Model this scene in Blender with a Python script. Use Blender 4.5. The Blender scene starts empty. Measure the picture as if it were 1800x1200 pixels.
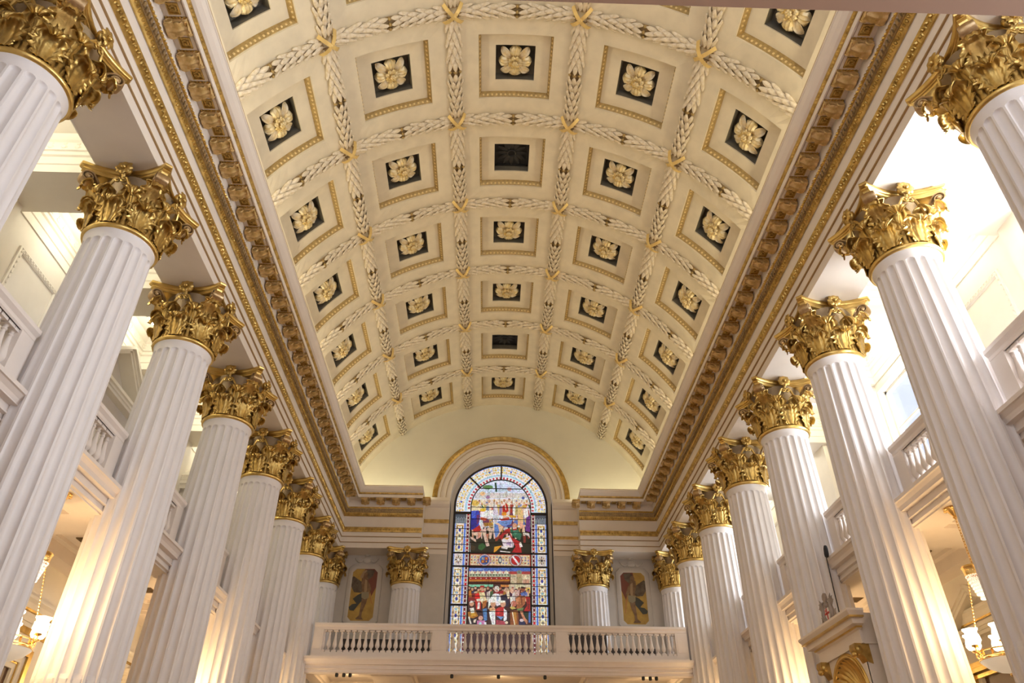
import bpy, math, random
from mathutils import Vector, Matrix
random.seed(7)
PI = math.pi
C = bpy.context.scene.collection
sc = bpy.context.scene
R_ = math.radians
# ------------------------------------------------------------------ measurements (metres)
A = 7.5            # column axis to nave axis
BAY = 3.5
Y0 = 6.81          # first column row seen
Y8 = 31.15         # row of columns against the window wall
ZN = 10.90         # necking ring
ZS = 12.33         # soffit of the entablature
VZ, VR = 12.53, 7.58   # vault axis height and radius
YG = 10.66         # first cross garland
P1, P2 = 13.2, 39.6    # rib angles
YE = 31.55         # window wall face
XW = 10.2          # outer wall of the aisles
ROWY = [YG - 1.75 + BAY * k for k in range(7)]
ORD = ['first', 'second', 'third', 'fourth', 'fifth', 'sixth', 'seventh', 'eighth', 'ninth', 'tenth', 'eleventh', 'twelfth']
SIDE = {-1: 'shaded aisle', 1: 'sunlit aisle'}

# ------------------------------------------------------------------ mesh builder
KIDS = {}
class MB:
    def __init__(s):
        s.v = []; s.f = []; s.m = []; s.cur = 0
    def add(s, vs, fs, M=None):
        n = len(s.v)
        if M is not None: vs = [tuple(M @ Vector(p)) for p in vs]
        s.v += [tuple(p) for p in vs]
        s.f += [tuple(i + n for i in f) for f in fs]
        s.m += [s.cur] * len(fs)
        return s
    def box(s, x0, x1, y0, y1, z0, z1, M=None):
        v = [(x0,y0,z0),(x1,y0,z0),(x1,y1,z0),(x0,y1,z0),(x0,y0,z1),(x1,y0,z1),(x1,y1,z1),(x0,y1,z1)]
        f = [(0,3,2,1),(4,5,6,7),(0,1,5,4),(1,2,6,5),(2,3,7,6),(3,0,4,7)]
        return s.add(v, f, M)
    def grid(s, rows, M=None, closed=False, flip=False):
        nr, nc = len(rows), len(rows[0]); v = [p for r in rows for p in r]; f = []
        for i in range(nr - 1):
            for j in range(nc if closed else nc - 1):
                a, b = i*nc + j, i*nc + (j+1) % nc
                q = (a, b, b + nc, a + nc)
                f.append(q[::-1] if flip else q)
        return s.add(v, f, M)
    def solid(s, fn, nu, nv, th, M=None):
        """a sheet fn(u,v), u in -1..1, v in 0..1, given thickness th along its normal"""
        e = 1e-3; top = []; bot = []
        for j in range(nv + 1):
            rt, rb = [], []
            for i in range(nu + 1):
                u, w = -1 + 2*i/nu, j/nv
                p = Vector(fn(u, w))
                du = Vector(fn(min(u+e, 1), w)) - Vector(fn(max(u-e, -1), w))
                dv = Vector(fn(u, min(w+e, 1))) - Vector(fn(u, max(w-e, 0)))
                n = du.cross(dv)
                n = n.normalized() if n.length > 1e-12 else Vector((0,0,1))
                rt.append(tuple(p + n*th/2)); rb.append(tuple(p - n*th/2))
            top.append(rt); bot.append(rb)
        N = (nu+1)*(nv+1); v = [p for r in top for p in r] + [p for r in bot for p in r]; f = []
        ix = lambda i, j: j*(nu+1) + i
        for j in range(nv):
            for i in range(nu):
                q = (ix(i,j), ix(i+1,j), ix(i+1,j+1), ix(i,j+1)); f.append(q); f.append(tuple(k+N for k in q[::-1]))
        for i in range(nu):
            f.append((ix(i+1,0), ix(i,0), ix(i,0)+N, ix(i+1,0)+N)); f.append((ix(i,nv), ix(i+1,nv), ix(i+1,nv)+N, ix(i,nv)+N))
        for j in range(nv):
            f.append((ix(0,j), ix(0,j+1), ix(0,j+1)+N, ix(0,j)+N)); f.append((ix(nu,j+1), ix(nu,j), ix(nu,j)+N, ix(nu,j+1)+N))
        return s.add(v, f, M)
    def lathe(s, prof, n=24, M=None, caps=True, a0=0, a1=2*PI):
        full = abs(a1 - a0 - 2*PI) < 1e-6; m = n if full else n + 1
        rows = [[(r*math.cos(a0+(a1-a0)*k/n), r*math.sin(a0+(a1-a0)*k/n), z) for k in range(m)] for r, z in prof]
        s.grid(rows, M, closed=full)
        if caps and full:
            for r, z in (prof[0], prof[-1]):
                if r > 1e-4:
                    s.add([(r*math.cos(2*PI*k/n), r*math.sin(2*PI*k/n), z) for k in range(n)], [tuple(range(n))[::-1] if (r, z) == prof[0] else tuple(range(n))], M)
        return s
    def ball(s, c, r, M=None, nu=6, nv=4):
        if not hasattr(r, '__len__'): r = (r, r, r)
        v = [(c[0], c[1], c[2]-r[2])]
        for j in range(1, nv):
            t = -PI/2 + PI*j/nv
            for i in range(nu):
                p = 2*PI*i/nu; v.append((c[0]+r[0]*math.cos(t)*math.cos(p), c[1]+r[1]*math.cos(t)*math.sin(p), c[2]+r[2]*math.sin(t)))
        v.append((c[0], c[1], c[2]+r[2])); f = []
        for i in range(nu):
            f.append((0, 1+(i+1) % nu, 1+i))
            for j in range(nv-2):
                a, b = 1+j*nu+i, 1+j*nu+(i+1) % nu; f.append((a, b, b+nu, a+nu))
            k = 1+(nv-2)*nu; f.append((k+i, k+(i+1) % nu, len(v)-1))
        return s.add(v, f, M)
    def tube(s, pts, rad, n=8, M=None, cap=True):
        pts = [Vector(p) for p in pts]; rr = rad if hasattr(rad, '__len__') else [rad]*len(pts)
        rows = []; up = None
        for i, p in enumerate(pts):
            t = (pts[min(i+1, len(pts)-1)] - pts[max(i-1, 0)]).normalized()
            if up is None: up = Vector((0,0,1)) if abs(t.z) < .9 else Vector((1,0,0))
            x = (up - t*up.dot(t)).normalized(); y = t.cross(x); up = x
            rows.append([tuple(p + x*rr[i]*math.cos(2*PI*k/n) + y*rr[i]*math.sin(2*PI*k/n)) for k in range(n)])
        s.grid(rows, M, closed=True)
        if cap:
            s.add(rows[0], [tuple(range(n))[::-1]], M); s.add(rows[-1], [tuple(range(n))], M)
        return s
    def prism(s, poly, d0, d1, M=None):
        """polygon in (x,z), extruded in y from d0 to d1"""
        n = len(poly); v = [(x, d0, z) for x, z in poly] + [(x, d1, z) for x, z in poly]
        f = [tuple(range(n)), tuple(range(n, 2*n))[::-1]] + [(i, i+n, (i+1) % n+n, (i+1) % n) for i in range(n)]
        return s.add(v, f, M)
    def sweep(s, prof, stations, cap=True):
        """profile [(q,z)] carried along stations (functions q,z -> point)"""
        rows = [[st(q, z) for q, z in prof] for st in stations]
        s.grid(rows)
        if cap:
            n = len(prof); s.add(rows[0], [tuple(range(n))]); s.add(rows[-1], [tuple(range(n))[::-1]])
        return s
    def mesh(s, name, mats, smooth=False):
        me = bpy.data.meshes.new(name); me.from_pydata(s.v, [], s.f)
        for m in (mats if isinstance(mats, (list, tuple)) else [mats]): me.materials.append(m)
        me.polygons.foreach_set('material_index', s.m)
        if smooth:
            me.polygons.foreach_set('use_smooth', [True]*len(s.f))
        me.update()
        if smooth and smooth is not True:
            try: me.set_sharp_from_angle(angle=R_(smooth))
            except Exception: pass
        return me
    def build(s, name, mats, parent=None, smooth=False):
        return put(name, s.mesh(name, mats, smooth), parent)

def put(name, me, parent=None, M=None):
    o = bpy.data.objects.new(name, me); C.objects.link(o)
    if parent is not None: o.parent = parent; KIDS.setdefault(parent.name, []).append(o)
    if M is not None: o.matrix_local = M
    return o
def tag(o, label=None, cat=None, group=None, kind=None):
    if label: o['label'] = label
    if cat: o['category'] = cat
    if group: o['group'] = group
    if kind: o['kind'] = kind
    return o
def empty(name, loc=(0,0,0), rz=0):
    o = bpy.data.objects.new(name, None); C.objects.link(o); o.location = loc; o.rotation_euler = (0,0,rz); o.empty_display_size = .1
    return o
def copy_tree(o, parent=None):
    c = o.copy(); C.objects.link(c)
    if parent is not None: c.parent = parent; KIDS.setdefault(parent.name, []).append(c)
    for ch in KIDS.get(o.name, []): copy_tree(ch, c)
    return c
def struct(o): o['kind'] = 'structure'; return o
T = Matrix.Translation
def RX(a): return Matrix.Rotation(a, 4, 'X')
def RY(a): return Matrix.Rotation(a, 4, 'Y')
def RZ(a): return Matrix.Rotation(a, 4, 'Z')

GLASS_E = 1.1
# ------------------------------------------------------------------ materials
def mat(name, col, rough=.6, metal=0, bump=0, scale=20, var=0, vscale=3, spec=.5, coat=0, emit=None, es=0, col2=None):
    m = bpy.data.materials.new(name); m.use_nodes = True; nt = m.node_tree; b = nt.nodes['Principled BSDF']
    b.inputs['Base Color'].default_value = (*col, 1); b.inputs['Roughness'].default_value = rough; b.inputs['Metallic'].default_value = metal
    b.inputs['Specular IOR Level'].default_value = spec
    if coat: b.inputs['Coat Weight'].default_value = coat; b.inputs['Coat Roughness'].default_value = .15
    tc = nt.nodes.new('ShaderNodeTexCoord')
    if var or col2:
        n = nt.nodes.new('ShaderNodeTexNoise'); n.inputs['Scale'].default_value = vscale; n.inputs['Detail'].default_value = 5
        nt.links.new(tc.outputs['Object'], n.inputs['Vector'])
        r = nt.nodes.new('ShaderNodeValToRGB'); nt.links.new(n.outputs['Fac'], r.inputs['Fac'])
        c2 = col2 or tuple(max(0, x*(1-var)) for x in col)
        r.color_ramp.elements[0].position = .35; r.color_ramp.elements[1].position = .65
        r.color_ramp.elements[0].color = (*c2, 1); r.color_ramp.elements[1].color = (*col, 1)
        nt.links.new(r.outputs['Color'], b.inputs['Base Color'])
    if bump:
        n = nt.nodes.new('ShaderNodeTexNoise'); n.inputs['Scale'].default_value = scale; n.inputs['Detail'].default_value = 4
        nt.links.new(tc.outputs['Object'], n.inputs['Vector'])
        bp = nt.nodes.new('ShaderNodeBump'); bp.inputs['Strength'].default_value = bump; bp.inputs['Distance'].default_value = .02
        nt.links.new(n.outputs['Fac'], bp.inputs['Height']); nt.links.new(bp.outputs['Normal'], b.inputs['Normal'])
    if emit:
        b.inputs['Emission Color'].default_value = (*emit, 1); b.inputs['Emission Strength'].default_value = es
    return m
M_COL = mat('column_paint', (.77,.735,.73), .42, bump=.03, scale=60, var=.04, vscale=2)
M_ENT = mat('entablature_paint', (.80,.725,.64), .55, var=.05, vscale=1.5)
M_CEIL = mat('vault_paint', (.78,.70,.53), .7, var=.10, vscale=2.2)
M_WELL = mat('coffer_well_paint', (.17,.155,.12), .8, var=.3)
M_AISLE = mat('aisle_paint', (.86,.82,.73), .6, var=.03)
M_WALL = mat('grey_wall_paint', (.60,.55,.49), .7, var=.05)
M_LUN = mat('lunette_paint', (.74,.705,.57), .7, var=.05, vscale=1)
M_GAL = mat('gallery_paint', (.80,.73,.68), .5, var=.04)
M_GOLD = mat('gold_leaf', (.66,.455,.15), .33, metal=.88, bump=.12, scale=40, col2=(.40,.265,.08), vscale=6)
M_GOLD2 = mat('bright_gold', (.76,.55,.19), .30, metal=.88, bump=.12, scale=25, col2=(.58,.39,.12), vscale=4)
M_MOD = mat('worn_gilding', (.70,.50,.24), .40, metal=.5, bump=.3, scale=22, col2=(.50,.33,.11), vscale=9)
M_DULL = mat('dull_gold', (.50,.36,.17), .5, metal=.6, bump=.4, scale=30, col2=(.34,.25,.14), vscale=10)
M_BELL = mat('capital_bell', (.30,.215,.12), .5, metal=.45, bump=.2, scale=20)
M_SILV = mat('pale_gilding', (.66,.50,.30), .34, metal=.75, bump=.15, scale=18, col2=(.40,.26,.12), vscale=6)
M_LINE = mat('gilt_line', (.40,.26,.12), .5, metal=.4)
M_LEAF = mat('garland_leaf', (.82,.74,.60), .6, col2=(.70,.60,.42), vscale=14)
M_CORE = mat('garland_core', (.30,.21,.10), .7)  # brown darkened to stand in for the shade between the leaves
M_EGG = mat('egg_gilding', (.80,.62,.30), .4, metal=.4)
M_RIB = mat('ribbon_gilding', (.80,.60,.24), .45, metal=.45, bump=.1, scale=20)
M_PET = mat('pale_petal', (.80,.73,.58), .5, col2=(.72,.56,.28), vscale=7)
M_PETG = mat('gilded_petal', (.74,.56,.22), .42, metal=.4, bump=.25, scale=18, col2=(.82,.73,.50), vscale=5)
M_CMOULD = mat('coffer_gilding', (.50,.36,.14), .45, metal=.45, bump=.2, scale=20, col2=(.36,.25,.10), vscale=12)
M_DARK = mat('dark_metal', (.03,.03,.03), .5, metal=.3)
M_BLACK = mat('black_cable', (.02,.02,.025), .6)
M_CARPET = mat('pale_carpet', (.52,.37,.26), .9, var=.3, vscale=6)
M_DOOR = mat('dark_door_wood', (.10,.045,.02), .45)
M_BRASS = mat('brass', (.85,.58,.22), .25, metal=1)
# ------------------------------------------------------------------ camera (fitted to the photograph)
cam = bpy.data.cameras.new('camera'); cam.sensor_width = 36; cam.lens = 1271.47/1800*36; cam.clip_end = 200
co = bpy.data.objects.new('camera', cam); C.objects.link(co); sc.camera = co
def aim(pit, yaw, rol):
    cp, sp, cy, sy = math.cos(pit), math.sin(pit), math.cos(yaw), math.sin(yaw)
    fw = Vector((sy*cp, cy*cp, sp)); rt = Vector((cy, -sy, 0)); up = rt.cross(fw)
    c, s = math.cos(rol), math.sin(rol)
    r2 = c*rt + s*up; u2 = -s*rt + c*up
    return Matrix((r2, u2, -fw)).transposed().to_4x4()
co.matrix_world = T((-.3689, 0, 1.6)) @ aim(.6179, .0262, .0060)

# ------------------------------------------------------------------ floor and outer walls
struct(MB().box(-10.6, 10.6, -3, 35, -.2, 0).build('floor', M_CARPET))
m = MB(); m.box(-10.6, -XW, -3, 33, 0, 14.2); struct(m.build('wall_left', M_AISLE))
# wall with tall windows in every second bay of the upper storey
WINB = [(Y0 + BAY*b + .48, Y0 + BAY*(b+1) - .48) for b in (-2, 0, 2, 4, 6)]
WZ0, WZ1 = 7.5, 12.1
m = MB(); m.box(XW, 10.6, -3, 33, 0, WZ0); m.box(XW, 10.6, -3, 33, WZ1, 14.2)
edges = [-3] + [y for w in WINB for y in w] + [33]
for i in range(0, len(edges), 2): m.box(XW, 10.6, edges[i], edges[i+1], WZ0, WZ1)
struct(m.build('wall_right', M_AISLE))
M_PANE = bpy.data.materials.new('window_glass'); M_PANE.use_nodes = True
_n = M_PANE.node_tree; _n.nodes.remove(_n.nodes['Principled BSDF'])
_t = _n.nodes.new('ShaderNodeBsdfTransparent'); _g = _n.nodes.new('ShaderNodeBsdfGlossy'); _g.inputs['Roughness'].default_value = .02; _x = _n.nodes.new('ShaderNodeMixShader'); _x.inputs[0].default_value = .06
_n.links.new(_t.outputs[0], _x.inputs[1]); _n.links.new(_g.outputs[0], _x.inputs[2]); _n.links.new(_x.outputs[0], _n.nodes['Material Output'].inputs[0])
for i, (a, b) in enumerate(WINB[1:]):
    wn = struct(tag(empty('window_%d' % (i + 2), (10.45, (a + b)/2, 0)), None)); h = (b - a)/2
    MB().box(-.006, .006, -h, h, WZ0, WZ1).build('pane', M_PANE, wn)
    m = MB()
    for s in (-1, 1): p, q = sorted((s*h, s*(h - .08))); m.box(-.05, .05, p, q, WZ0, WZ1)
    m.box(-.05, .05, -h, h, WZ0, WZ0 + .1); m.box(-.05, .05, -h, h, WZ1 - .08, WZ1); m.box(-.04, .04, -.03, .03, WZ0, WZ1)
    for k in range(1, 4): z = WZ0 + (WZ1 - WZ0)*k/4; m.box(-.03, .03, -h, h, z - .025, z + .025)
    m.build('frame', M_AISLE, wn)

# ------------------------------------------------------------------ coffered vault
def PV(ph, y, r): return (r*math.sin(ph), y, VZ + r*math.cos(ph))
OP, OY, FP, FY = R_(7.9), 1.035, R_(4.15), .567
def CJ(j): return R_(52.35)*j/2 if abs(j) == 2 else j*2*HP
HP = R_(P1)
RF, RW = 7.80, 8.12
def ring(m, c, y, h1, k1, r1, h2, k2, r2, n=8, off=0):
    """faces between two (phi, y) rectangles centred on c, y"""
    def rect(h, k, r, c=c):
        p = []
        for i in range(n): p.append(PV(c - h + 2*h*i/n, y - k, r))
        for i in range(2): p.append(PV(c + h, y - k + 2*k*i/2, r))
        for i in range(n): p.append(PV(c + h - 2*h*i/n, y + k, r))
        for i in range(2): p.append(PV(c - h, y + k - 2*k*i/2, r))
        return p
    m.grid([rect(h1, k1, r1, c + off), rect(h2, k2, r2)], closed=True, flip=True)
m = MB()
HP = R_(P1)
rows_all = [ROWY[0] - BAY*2, ROWY[0] - BAY] + ROWY
for y in rows_all:
    for j in range(-2, 3):
        c = CJ(j); m.cur = 0
        ylo, yhi = y - BAY/2, y + BAY/2
        if y == ROWY[-1]: yhi = YE + .02
        ring(m, c, y, HP, BAY/2, VR, OP, OY, VR, off=j*2*HP - c)
        ring(m, c, y, OP, OY, VR, OP, OY, RF)
        ring(m, c, y, OP, OY, RF, FP, FY, RF)
        ring(m, c, y, FP, FY, RF, FP, FY, RF + .04)
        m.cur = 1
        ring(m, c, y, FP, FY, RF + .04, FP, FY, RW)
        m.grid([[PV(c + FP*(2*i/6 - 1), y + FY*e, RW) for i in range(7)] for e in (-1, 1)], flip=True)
m.cur = 0
ya, yb = rows_all[0] - BAY/2, ROWY[-1] + BAY/2
for sg in (-1, 1):
    m.grid([[PV(sg*R_(66 + 9*i/4), y, VR) for i in range(5)] for y in (ya, yb)], flip=(sg < 0))
m.grid([[PV(R_(-75 + 150*i/60), y, VR) for i in range(61)] for y in (-3, ya)], flip=True)
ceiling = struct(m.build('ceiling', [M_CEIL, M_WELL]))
# gilded egg moulding inside every coffer, one shared shape
def mould(m, sides=(-1, 1)):
    w = VR*OP
    for sgn in (-1, 1):
        m.cur = 0
        prof = [(-.005, VR + .06), (.015, VR + .065), (.05, VR + .12), (.085, VR + .19), (.09, RF + .004), (-.005, RF + .004)]
        n = 8
        m.grid([[PV(-OP + 2*OP*i/n, sgn*(OY - d), r) for d, r in prof] for i in range(n + 1)], flip=sgn > 0)
        k = 15; m.cur = 1
        for i in range(k):
            p = -OP*.93 + 2*OP*.93*(i + .5)/k
            m.ball(PV(p, sgn*(OY - .035), VR + .13), (.045, .03, .05), nu=6, nv=4)
        if sgn not in sides: continue
        m.cur = 0
        m.grid([[PV(sgn*(OP - d/VR), y, r) for d, r in prof] for y in (-OY, OY)], flip=sgn < 0)
        m.cur = 1
        for i in range(k):
            m.ball(PV(sgn*(OP - .035/VR), -OY*.93 + 2*OY*.93*(i + .5)/k, VR + .13), (.03, .045, .05), nu=6, nv=4)
MOULD = {}
for j, sd in ((0, (-1, 1)), (-2, (1,)), (2, (-1,))):
    m = MB(); mould(m, sd); MOULD[j] = m.mesh('coffer_moulding', [M_CMOULD, M_EGG], 40)
# shift to a frame whose origin is the vault axis
def vault_place(c, y): return T((0, y, VZ)) @ RY(c) @ T((0, 0, -VZ))
for y in rows_all[1:]:
    for j in range(-2, 3):
        put('coffer_moulding', MOULD[j if abs(j) == 2 else 0], ceiling, vault_place(CJ(j), y))

# ------------------------------------------------------------------ window wall with its arched opening
WC, WR, WG = 14.95, 2.34, 32.3      # arch centre height, opening radius, glass plane
m = MB()
def lun(m):
    n = 32
    # lunette above the cornice
    rows = []
    for i in range(n + 1):
        t = PI*i/n
        x1, z1 = WR*math.cos(t), WC + WR*math.sin(t)
        x2, z2 = 8.2*math.cos(t), max(WC + .0, VZ + 8.0*math.sin(t)) if True else 0
        rows.append([(x1, YE, z1), (x2, YE, z2 if math.sin(t) > .12 else WC + (z2 - WC)*math.sin(t)/.12)])
    m.grid(rows)
m.cur = 0; lun(m)
m.cur = 1
for sg in (-1, 1):
    x0, x1 = sorted((sg*WR, sg*10.6)); m.box(x0, x1, YE, YE + .5, 0, WC)
m.box(-WR, WR, YE, YE + .5, 0, 7.3)
# reveal of the opening
n = 24
path = [(-WR, 7.3)] + [(-WR*math.cos(PI*i/n), WC + WR*math.sin(PI*i/n)) for i in range(n + 1)] + [(WR, 7.3)]
m.grid([[(x, y, z) for x, z in path] for y in (YE, WG - .2)] + [[(x*.94, WG - .05, WC + (z - WC)*(.94 if z > WC else 1)) for x, z in path], [(x*.94, WG + .2, WC + (z - WC)*(.94 if z > WC else 1)) for x, z in path]], flip=True)
we = struct(m.build('wall_back', [M_LUN, M_WALL], None, 30))
# moulded archivolt around the arch
def arch_st(t):
    return lambda q, z: (-(WR + q)*math.cos(t), YE - z, WC + .1 + (WR + q)*math.sin(t))
m = MB(); n = 40
prof = [(0, -.02), (0, .06), (.20, .06), (.20, .10), (.23, .10), (.23, .07), (.44, .07), (.44, .13), (.50, .13), (.50, .09), (.62, .09), (.62, -.02)]
m.sweep(prof, [arch_st(PI*i/n) for i in range(n + 1)])
tr = struct(m.build('trim_1', M_ENT, None, 30))
m = MB(); m.sweep([(.61, -.02), (.61, .12), (.68, .18), (.78, .2), (.84, .16), (.84, -.02)], [arch_st(PI*i/n) for i in range(n + 1)])
for i in range(110):
    t = PI*(i + .5)/110; p = arch_st(t)(.72, .19); m.ball(p, (.035, .035, .035))
m.build('gilded_moulding', M_GOLD, tr, 40)
m = MB()
for q in (.215, .47): m.sweep([(q - .012, .10), (q - .012, .135 if q > .4 else .112), (q + .012, .135 if q > .4 else .112), (q + .012, .10)], [arch_st(PI*i/n) for i in range(n + 1)])
m.build('gilt_line', M_LINE, tr)

# ------------------------------------------------------------------ entablatures
YN = -2.5
XB = 3.45        # where the end entablature steps back
def stations(sg):
    return [lambda q, z: (sg*(A - q), YN, z), lambda q, z: (sg*(A - q), Y8 - q, z), lambda q, z: (sg*XB, Y8 - q, z)]
def along(sg, q):
    """points helper: list of (length, fn(s)->(x,y,dir)) for the side run and the end run at projection q"""
    xs = sg*(A - q); ye = Y8 - q
    return (ye - Y0 + 3.0, lambda s: (xs, ye - s, 0)), (abs(xs) - XB, lambda s: (xs - sg*s, ye, 1))
PROF = [(-.577, 14.80), (-.577, 12.33), (.577, 12.33), (.577, 12.565), (.605, 12.585), (.605, 12.80), (.635, 12.825), (.635, 12.99), (.66, 13.0),
        (.66, 13.2), (.585, 13.205), (.585, 13.73), (.64, 13.74), (.64, 13.86), (.70, 13.87), (.70, 14.02), (.76, 14.03), (.76, 14.41), (1.22, 14.41),
        (1.22, 14.36), (1.245, 14.36), (1.245, 14.50), (1.30, 14.56), (1.36, 14.585), (1.44, 14.66), (1.49, 14.735), (1.51, 14.745), (1.51, 14.80)]
ents = {}
me_mod = None
def modillion_mesh():
    m = MB(); m.cur = 0
    # local: x = along the run, y = projection (0 at the wall, .42 out), z up (0 = soffit)
    prof = [(0, 0), (.40, 0), (.41, -.06), (.37, -.11), (.30, -.105), (.22, -.12), (.12, -.19), (.03, -.22), (0, -.2)]
    m.prism([(y, z) for y, z in prof], -.15, .15, Matrix(((0,1,0,0),(1,0,0,0),(0,0,1,0),(0,0,0,1))))
    def leaf(u, v):
        y = .02 + .39*v; z = -.215 + .12*v**1.2 + .02*math.sin(v*9) - .05*(v > .93)
        w = .145*(1 - .35*v**3)*(1 + .12*math.sin(v*26))
        return (u*w, y, z - .02 - .015*math.cos(u*7) + .05*u*u)
    m.solid(leaf, 8, 12, .015)
    for s in (-1, 1):
        m.tube([(s*.155, .36 + .05*math.cos(t), -.06 + .05*math.sin(t)) for t in [i*PI/5 for i in range(11)]], .016, 5)
        m.tube([(s*.155, .08 + .07*math.cos(t), -.13 + .07*math.sin(t)) for t in [i*PI/5 for i in range(11)]], .02, 5)
    return m.mesh('modillion', M_MOD, 50)
me_mod = modillion_mesh()
m = MB(); m.cur = 0
m.cur = 1; m.box(-.16, .16, .04, .38, -.02, .003); m.cur = 0
m.box(-.10, .10, .11, .31, -.026, -.02)
for k in range(6): m.ball((.05*math.cos(k*PI/3), .21 + .05*math.sin(k*PI/3), -.035), (.032, .032, .018))
m.ball((0, .21, -.05), .026)
for s in (-1, 1):
    m.box(-.115, .115, .21 + s*.10 - .012, .21 + s*.10 + .012, -.05, -.02); m.box(s*.10 - .012, s*.10 + .012, .11, .31, -.05, -.02)
me_sofros = m.mesh('soffit_rosette', [M_GOLD, M_ENT], 40)
m = MB(); m.box(-.165, .165, -.02, .435, -.02, .012)
for k in range(6):
    m.ball((-.14 + .056*k, .43, -.02), .026)
for k in range(7):
    for s in (-1, 1): m.ball((s*.165, .02 + .066*k, -.02), .024)
me_modcap = m.mesh('modillion_bead', M_GOLD2, 40)
for sg in (-1, 1):
    e = struct(MB().sweep(PROF, stations(sg)).build('entablature', M_ENT)); ents[sg] = e
    e['label'] = 'cream and gold entablature over the columns of the ' + SIDE[sg]
    def band(name, q, z, step, shape, mt, prof=None, alt=None):
        m = MB()
        if prof: m.sweep(prof, stations(sg))
        for L, fn in along(sg, q):
            n = int(L/step)
            for i in range(n):
                x, y, d = fn((i + .5)*L/n)
                sh = alt if alt and i % 2 else shape
                if len(sh) == 4:                       # dentil box
                    a, b, c, _ = sh
                    if d == 0: m.box(x - b, x + b, y - a, y + a, z - c, z + c)
                    else: m.box(x - a, x + a, y - b, y + b, z - c, z + c)
                else:
                    a, b, c = (v*random.uniform(.75, 1.2) for v in sh)
                    m.ball((x, y, z), (b, a, c) if d == 0 else (a, b, c), nu=6, nv=4)
        return m.build(name, mt, e, 40)
    band('leaf_moulding', .685, 13.10, .062, (.028, .05, .088), M_GOLD, [(.65, 12.995), (.685, 13.0), (.70, 13.05), (.70, 13.15), (.725, 13.18), (.725, 13.2), (.65, 13.2)], (.036, .062, .04))
    band('egg_moulding', .665, 13.79, .085, (.034, .045, .052), M_GOLD, [(.60, 13.72), (.63, 13.72), (.66, 13.76), (.69, 13.85), (.69, 13.87), (.60, 13.87)])
    band('dentil_band', .715, 13.95, .105, (.03, .03, .065, 0), M_DULL, [(.69, 13.865), (.705, 13.865), (.705, 14.03), (.69, 14.03)])
    band('bead_moulding', .765, 14.07, .078, (.034, .034, .034), M_GOLD2, [(.75, 14.025), (.765, 14.03), (.775, 14.07), (.765, 14.105), (.75, 14.11)])
    band('bead_moulding', 1.27, 14.52, .085, (.036, .03, .034), M_GOLD, [(1.24, 14.49), (1.27, 14.49), (1.30, 14.53), (1.30, 14.565), (1.24, 14.56)])
    m = MB()
    for q, z in ((.59, 12.565), (.62, 12.805)): m.sweep([(q - .02, z - .012), (q + .022, z - .012), (q + .022, z + .016), (q - .02, z + .016)], stations(sg))
    m.sweep([(1.46, 14.79), (1.512, 14.79), (1.512, 14.808), (1.46, 14.808)], stations(sg))
    m.build('gilt_line', M_LINE, e)
    # modillions and the rosettes between them: local y = projection
    ys = [Y8 - 1.02 - .69 - .695*k for k in range(36)]
    for k, y in enumerate(ys):
        B = T((sg*(A - .79), y, 14.41)) @ (RZ(R_(90)) if sg < 0 else RZ(R_(-90))) @ Matrix.Scale(-1, 4, (1,0,0))
        B = Matrix.Translation((sg*(A - .79), y, 14.41)) @ RZ(-PI/2 if sg < 0 else PI/2)
        o = put('modillion', me_mod, e, B); put('modillion_bead', me_modcap, o)
        put('soffit_rosette', me_sofros, e, Matrix.Translation((sg*(A - .79), y + .3475, 14.41)) @ RZ(-PI/2 if sg < 0 else PI/2))
    for k in range(5):
        x = sg*(6.0 - .675*k)
        B = Matrix.Translation((x, Y8 - .79, 14.41)) @ RZ(PI)
        o = put('modillion', me_mod, e, B); put('modillion_bead', me_modcap, o)
        if k < 4: put('soffit_rosette', me_sofros, e, Matrix.Translation((x - sg*.3375, Y8 - .79, 14.41)) @ RZ(PI))
    # plainer stretch set back beside the window
    st2 = [lambda q, z: (sg*XB, YE - q, z), lambda q, z: (sg*2.345, YE - q, z)]
    pr2 = [(-.1, 14.95), (-.1, 12.33), (.30, 12.33), (.30, 12.565), (.325, 12.585), (.325, 12.80), (.35, 12.825), (.35, 12.99), (.40, 13.0), (.44, 13.18), (.31, 13.205),
           (.31, 13.70), (.36, 13.74), (.40, 13.84), (.33, 13.86), (.33, 14.45), (.40, 14.5), (.47, 14.6), (.47, 14.75), (.40, 14.8), (.36, 14.95)]
    p2 = struct(MB().sweep(pr2, st2).build('trim_2' if sg < 0 else 'trim_3', M_ENT))
    m = MB()
    for z, q0 in ((13.09, .38), (13.80, .36)):
        m.sweep([(q0 - .05, z - .075), (q0 + .02, z - .075), (q0 + .075, z + .07), (q0 - .05, z + .075)], [lambda q, z: (sg*(XB + .005), YE - q, z), lambda q, z: (sg*2.33, YE - q, z), ])
    m.build('gilded_moulding', M_GOLD, p2)
    m = MB()
    for z, q0 in ((12.565, .3), (12.805, .325)): m.sweep([(q0, z - .012), (q0 + .03, z - .012), (q0 + .03, z + .016), (q0, z + .016)], st2)
    m.build('gilt_line', M_LINE, p2)
    # pier beside the window
    x0, x1 = sorted((sg*2.345, sg*3.42))
    struct(MB().box(x0, x1, YE - .28, YE + .02, 0, 12.34).build('trim_4' if sg < 0 else 'trim_5', M_WALL))

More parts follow.
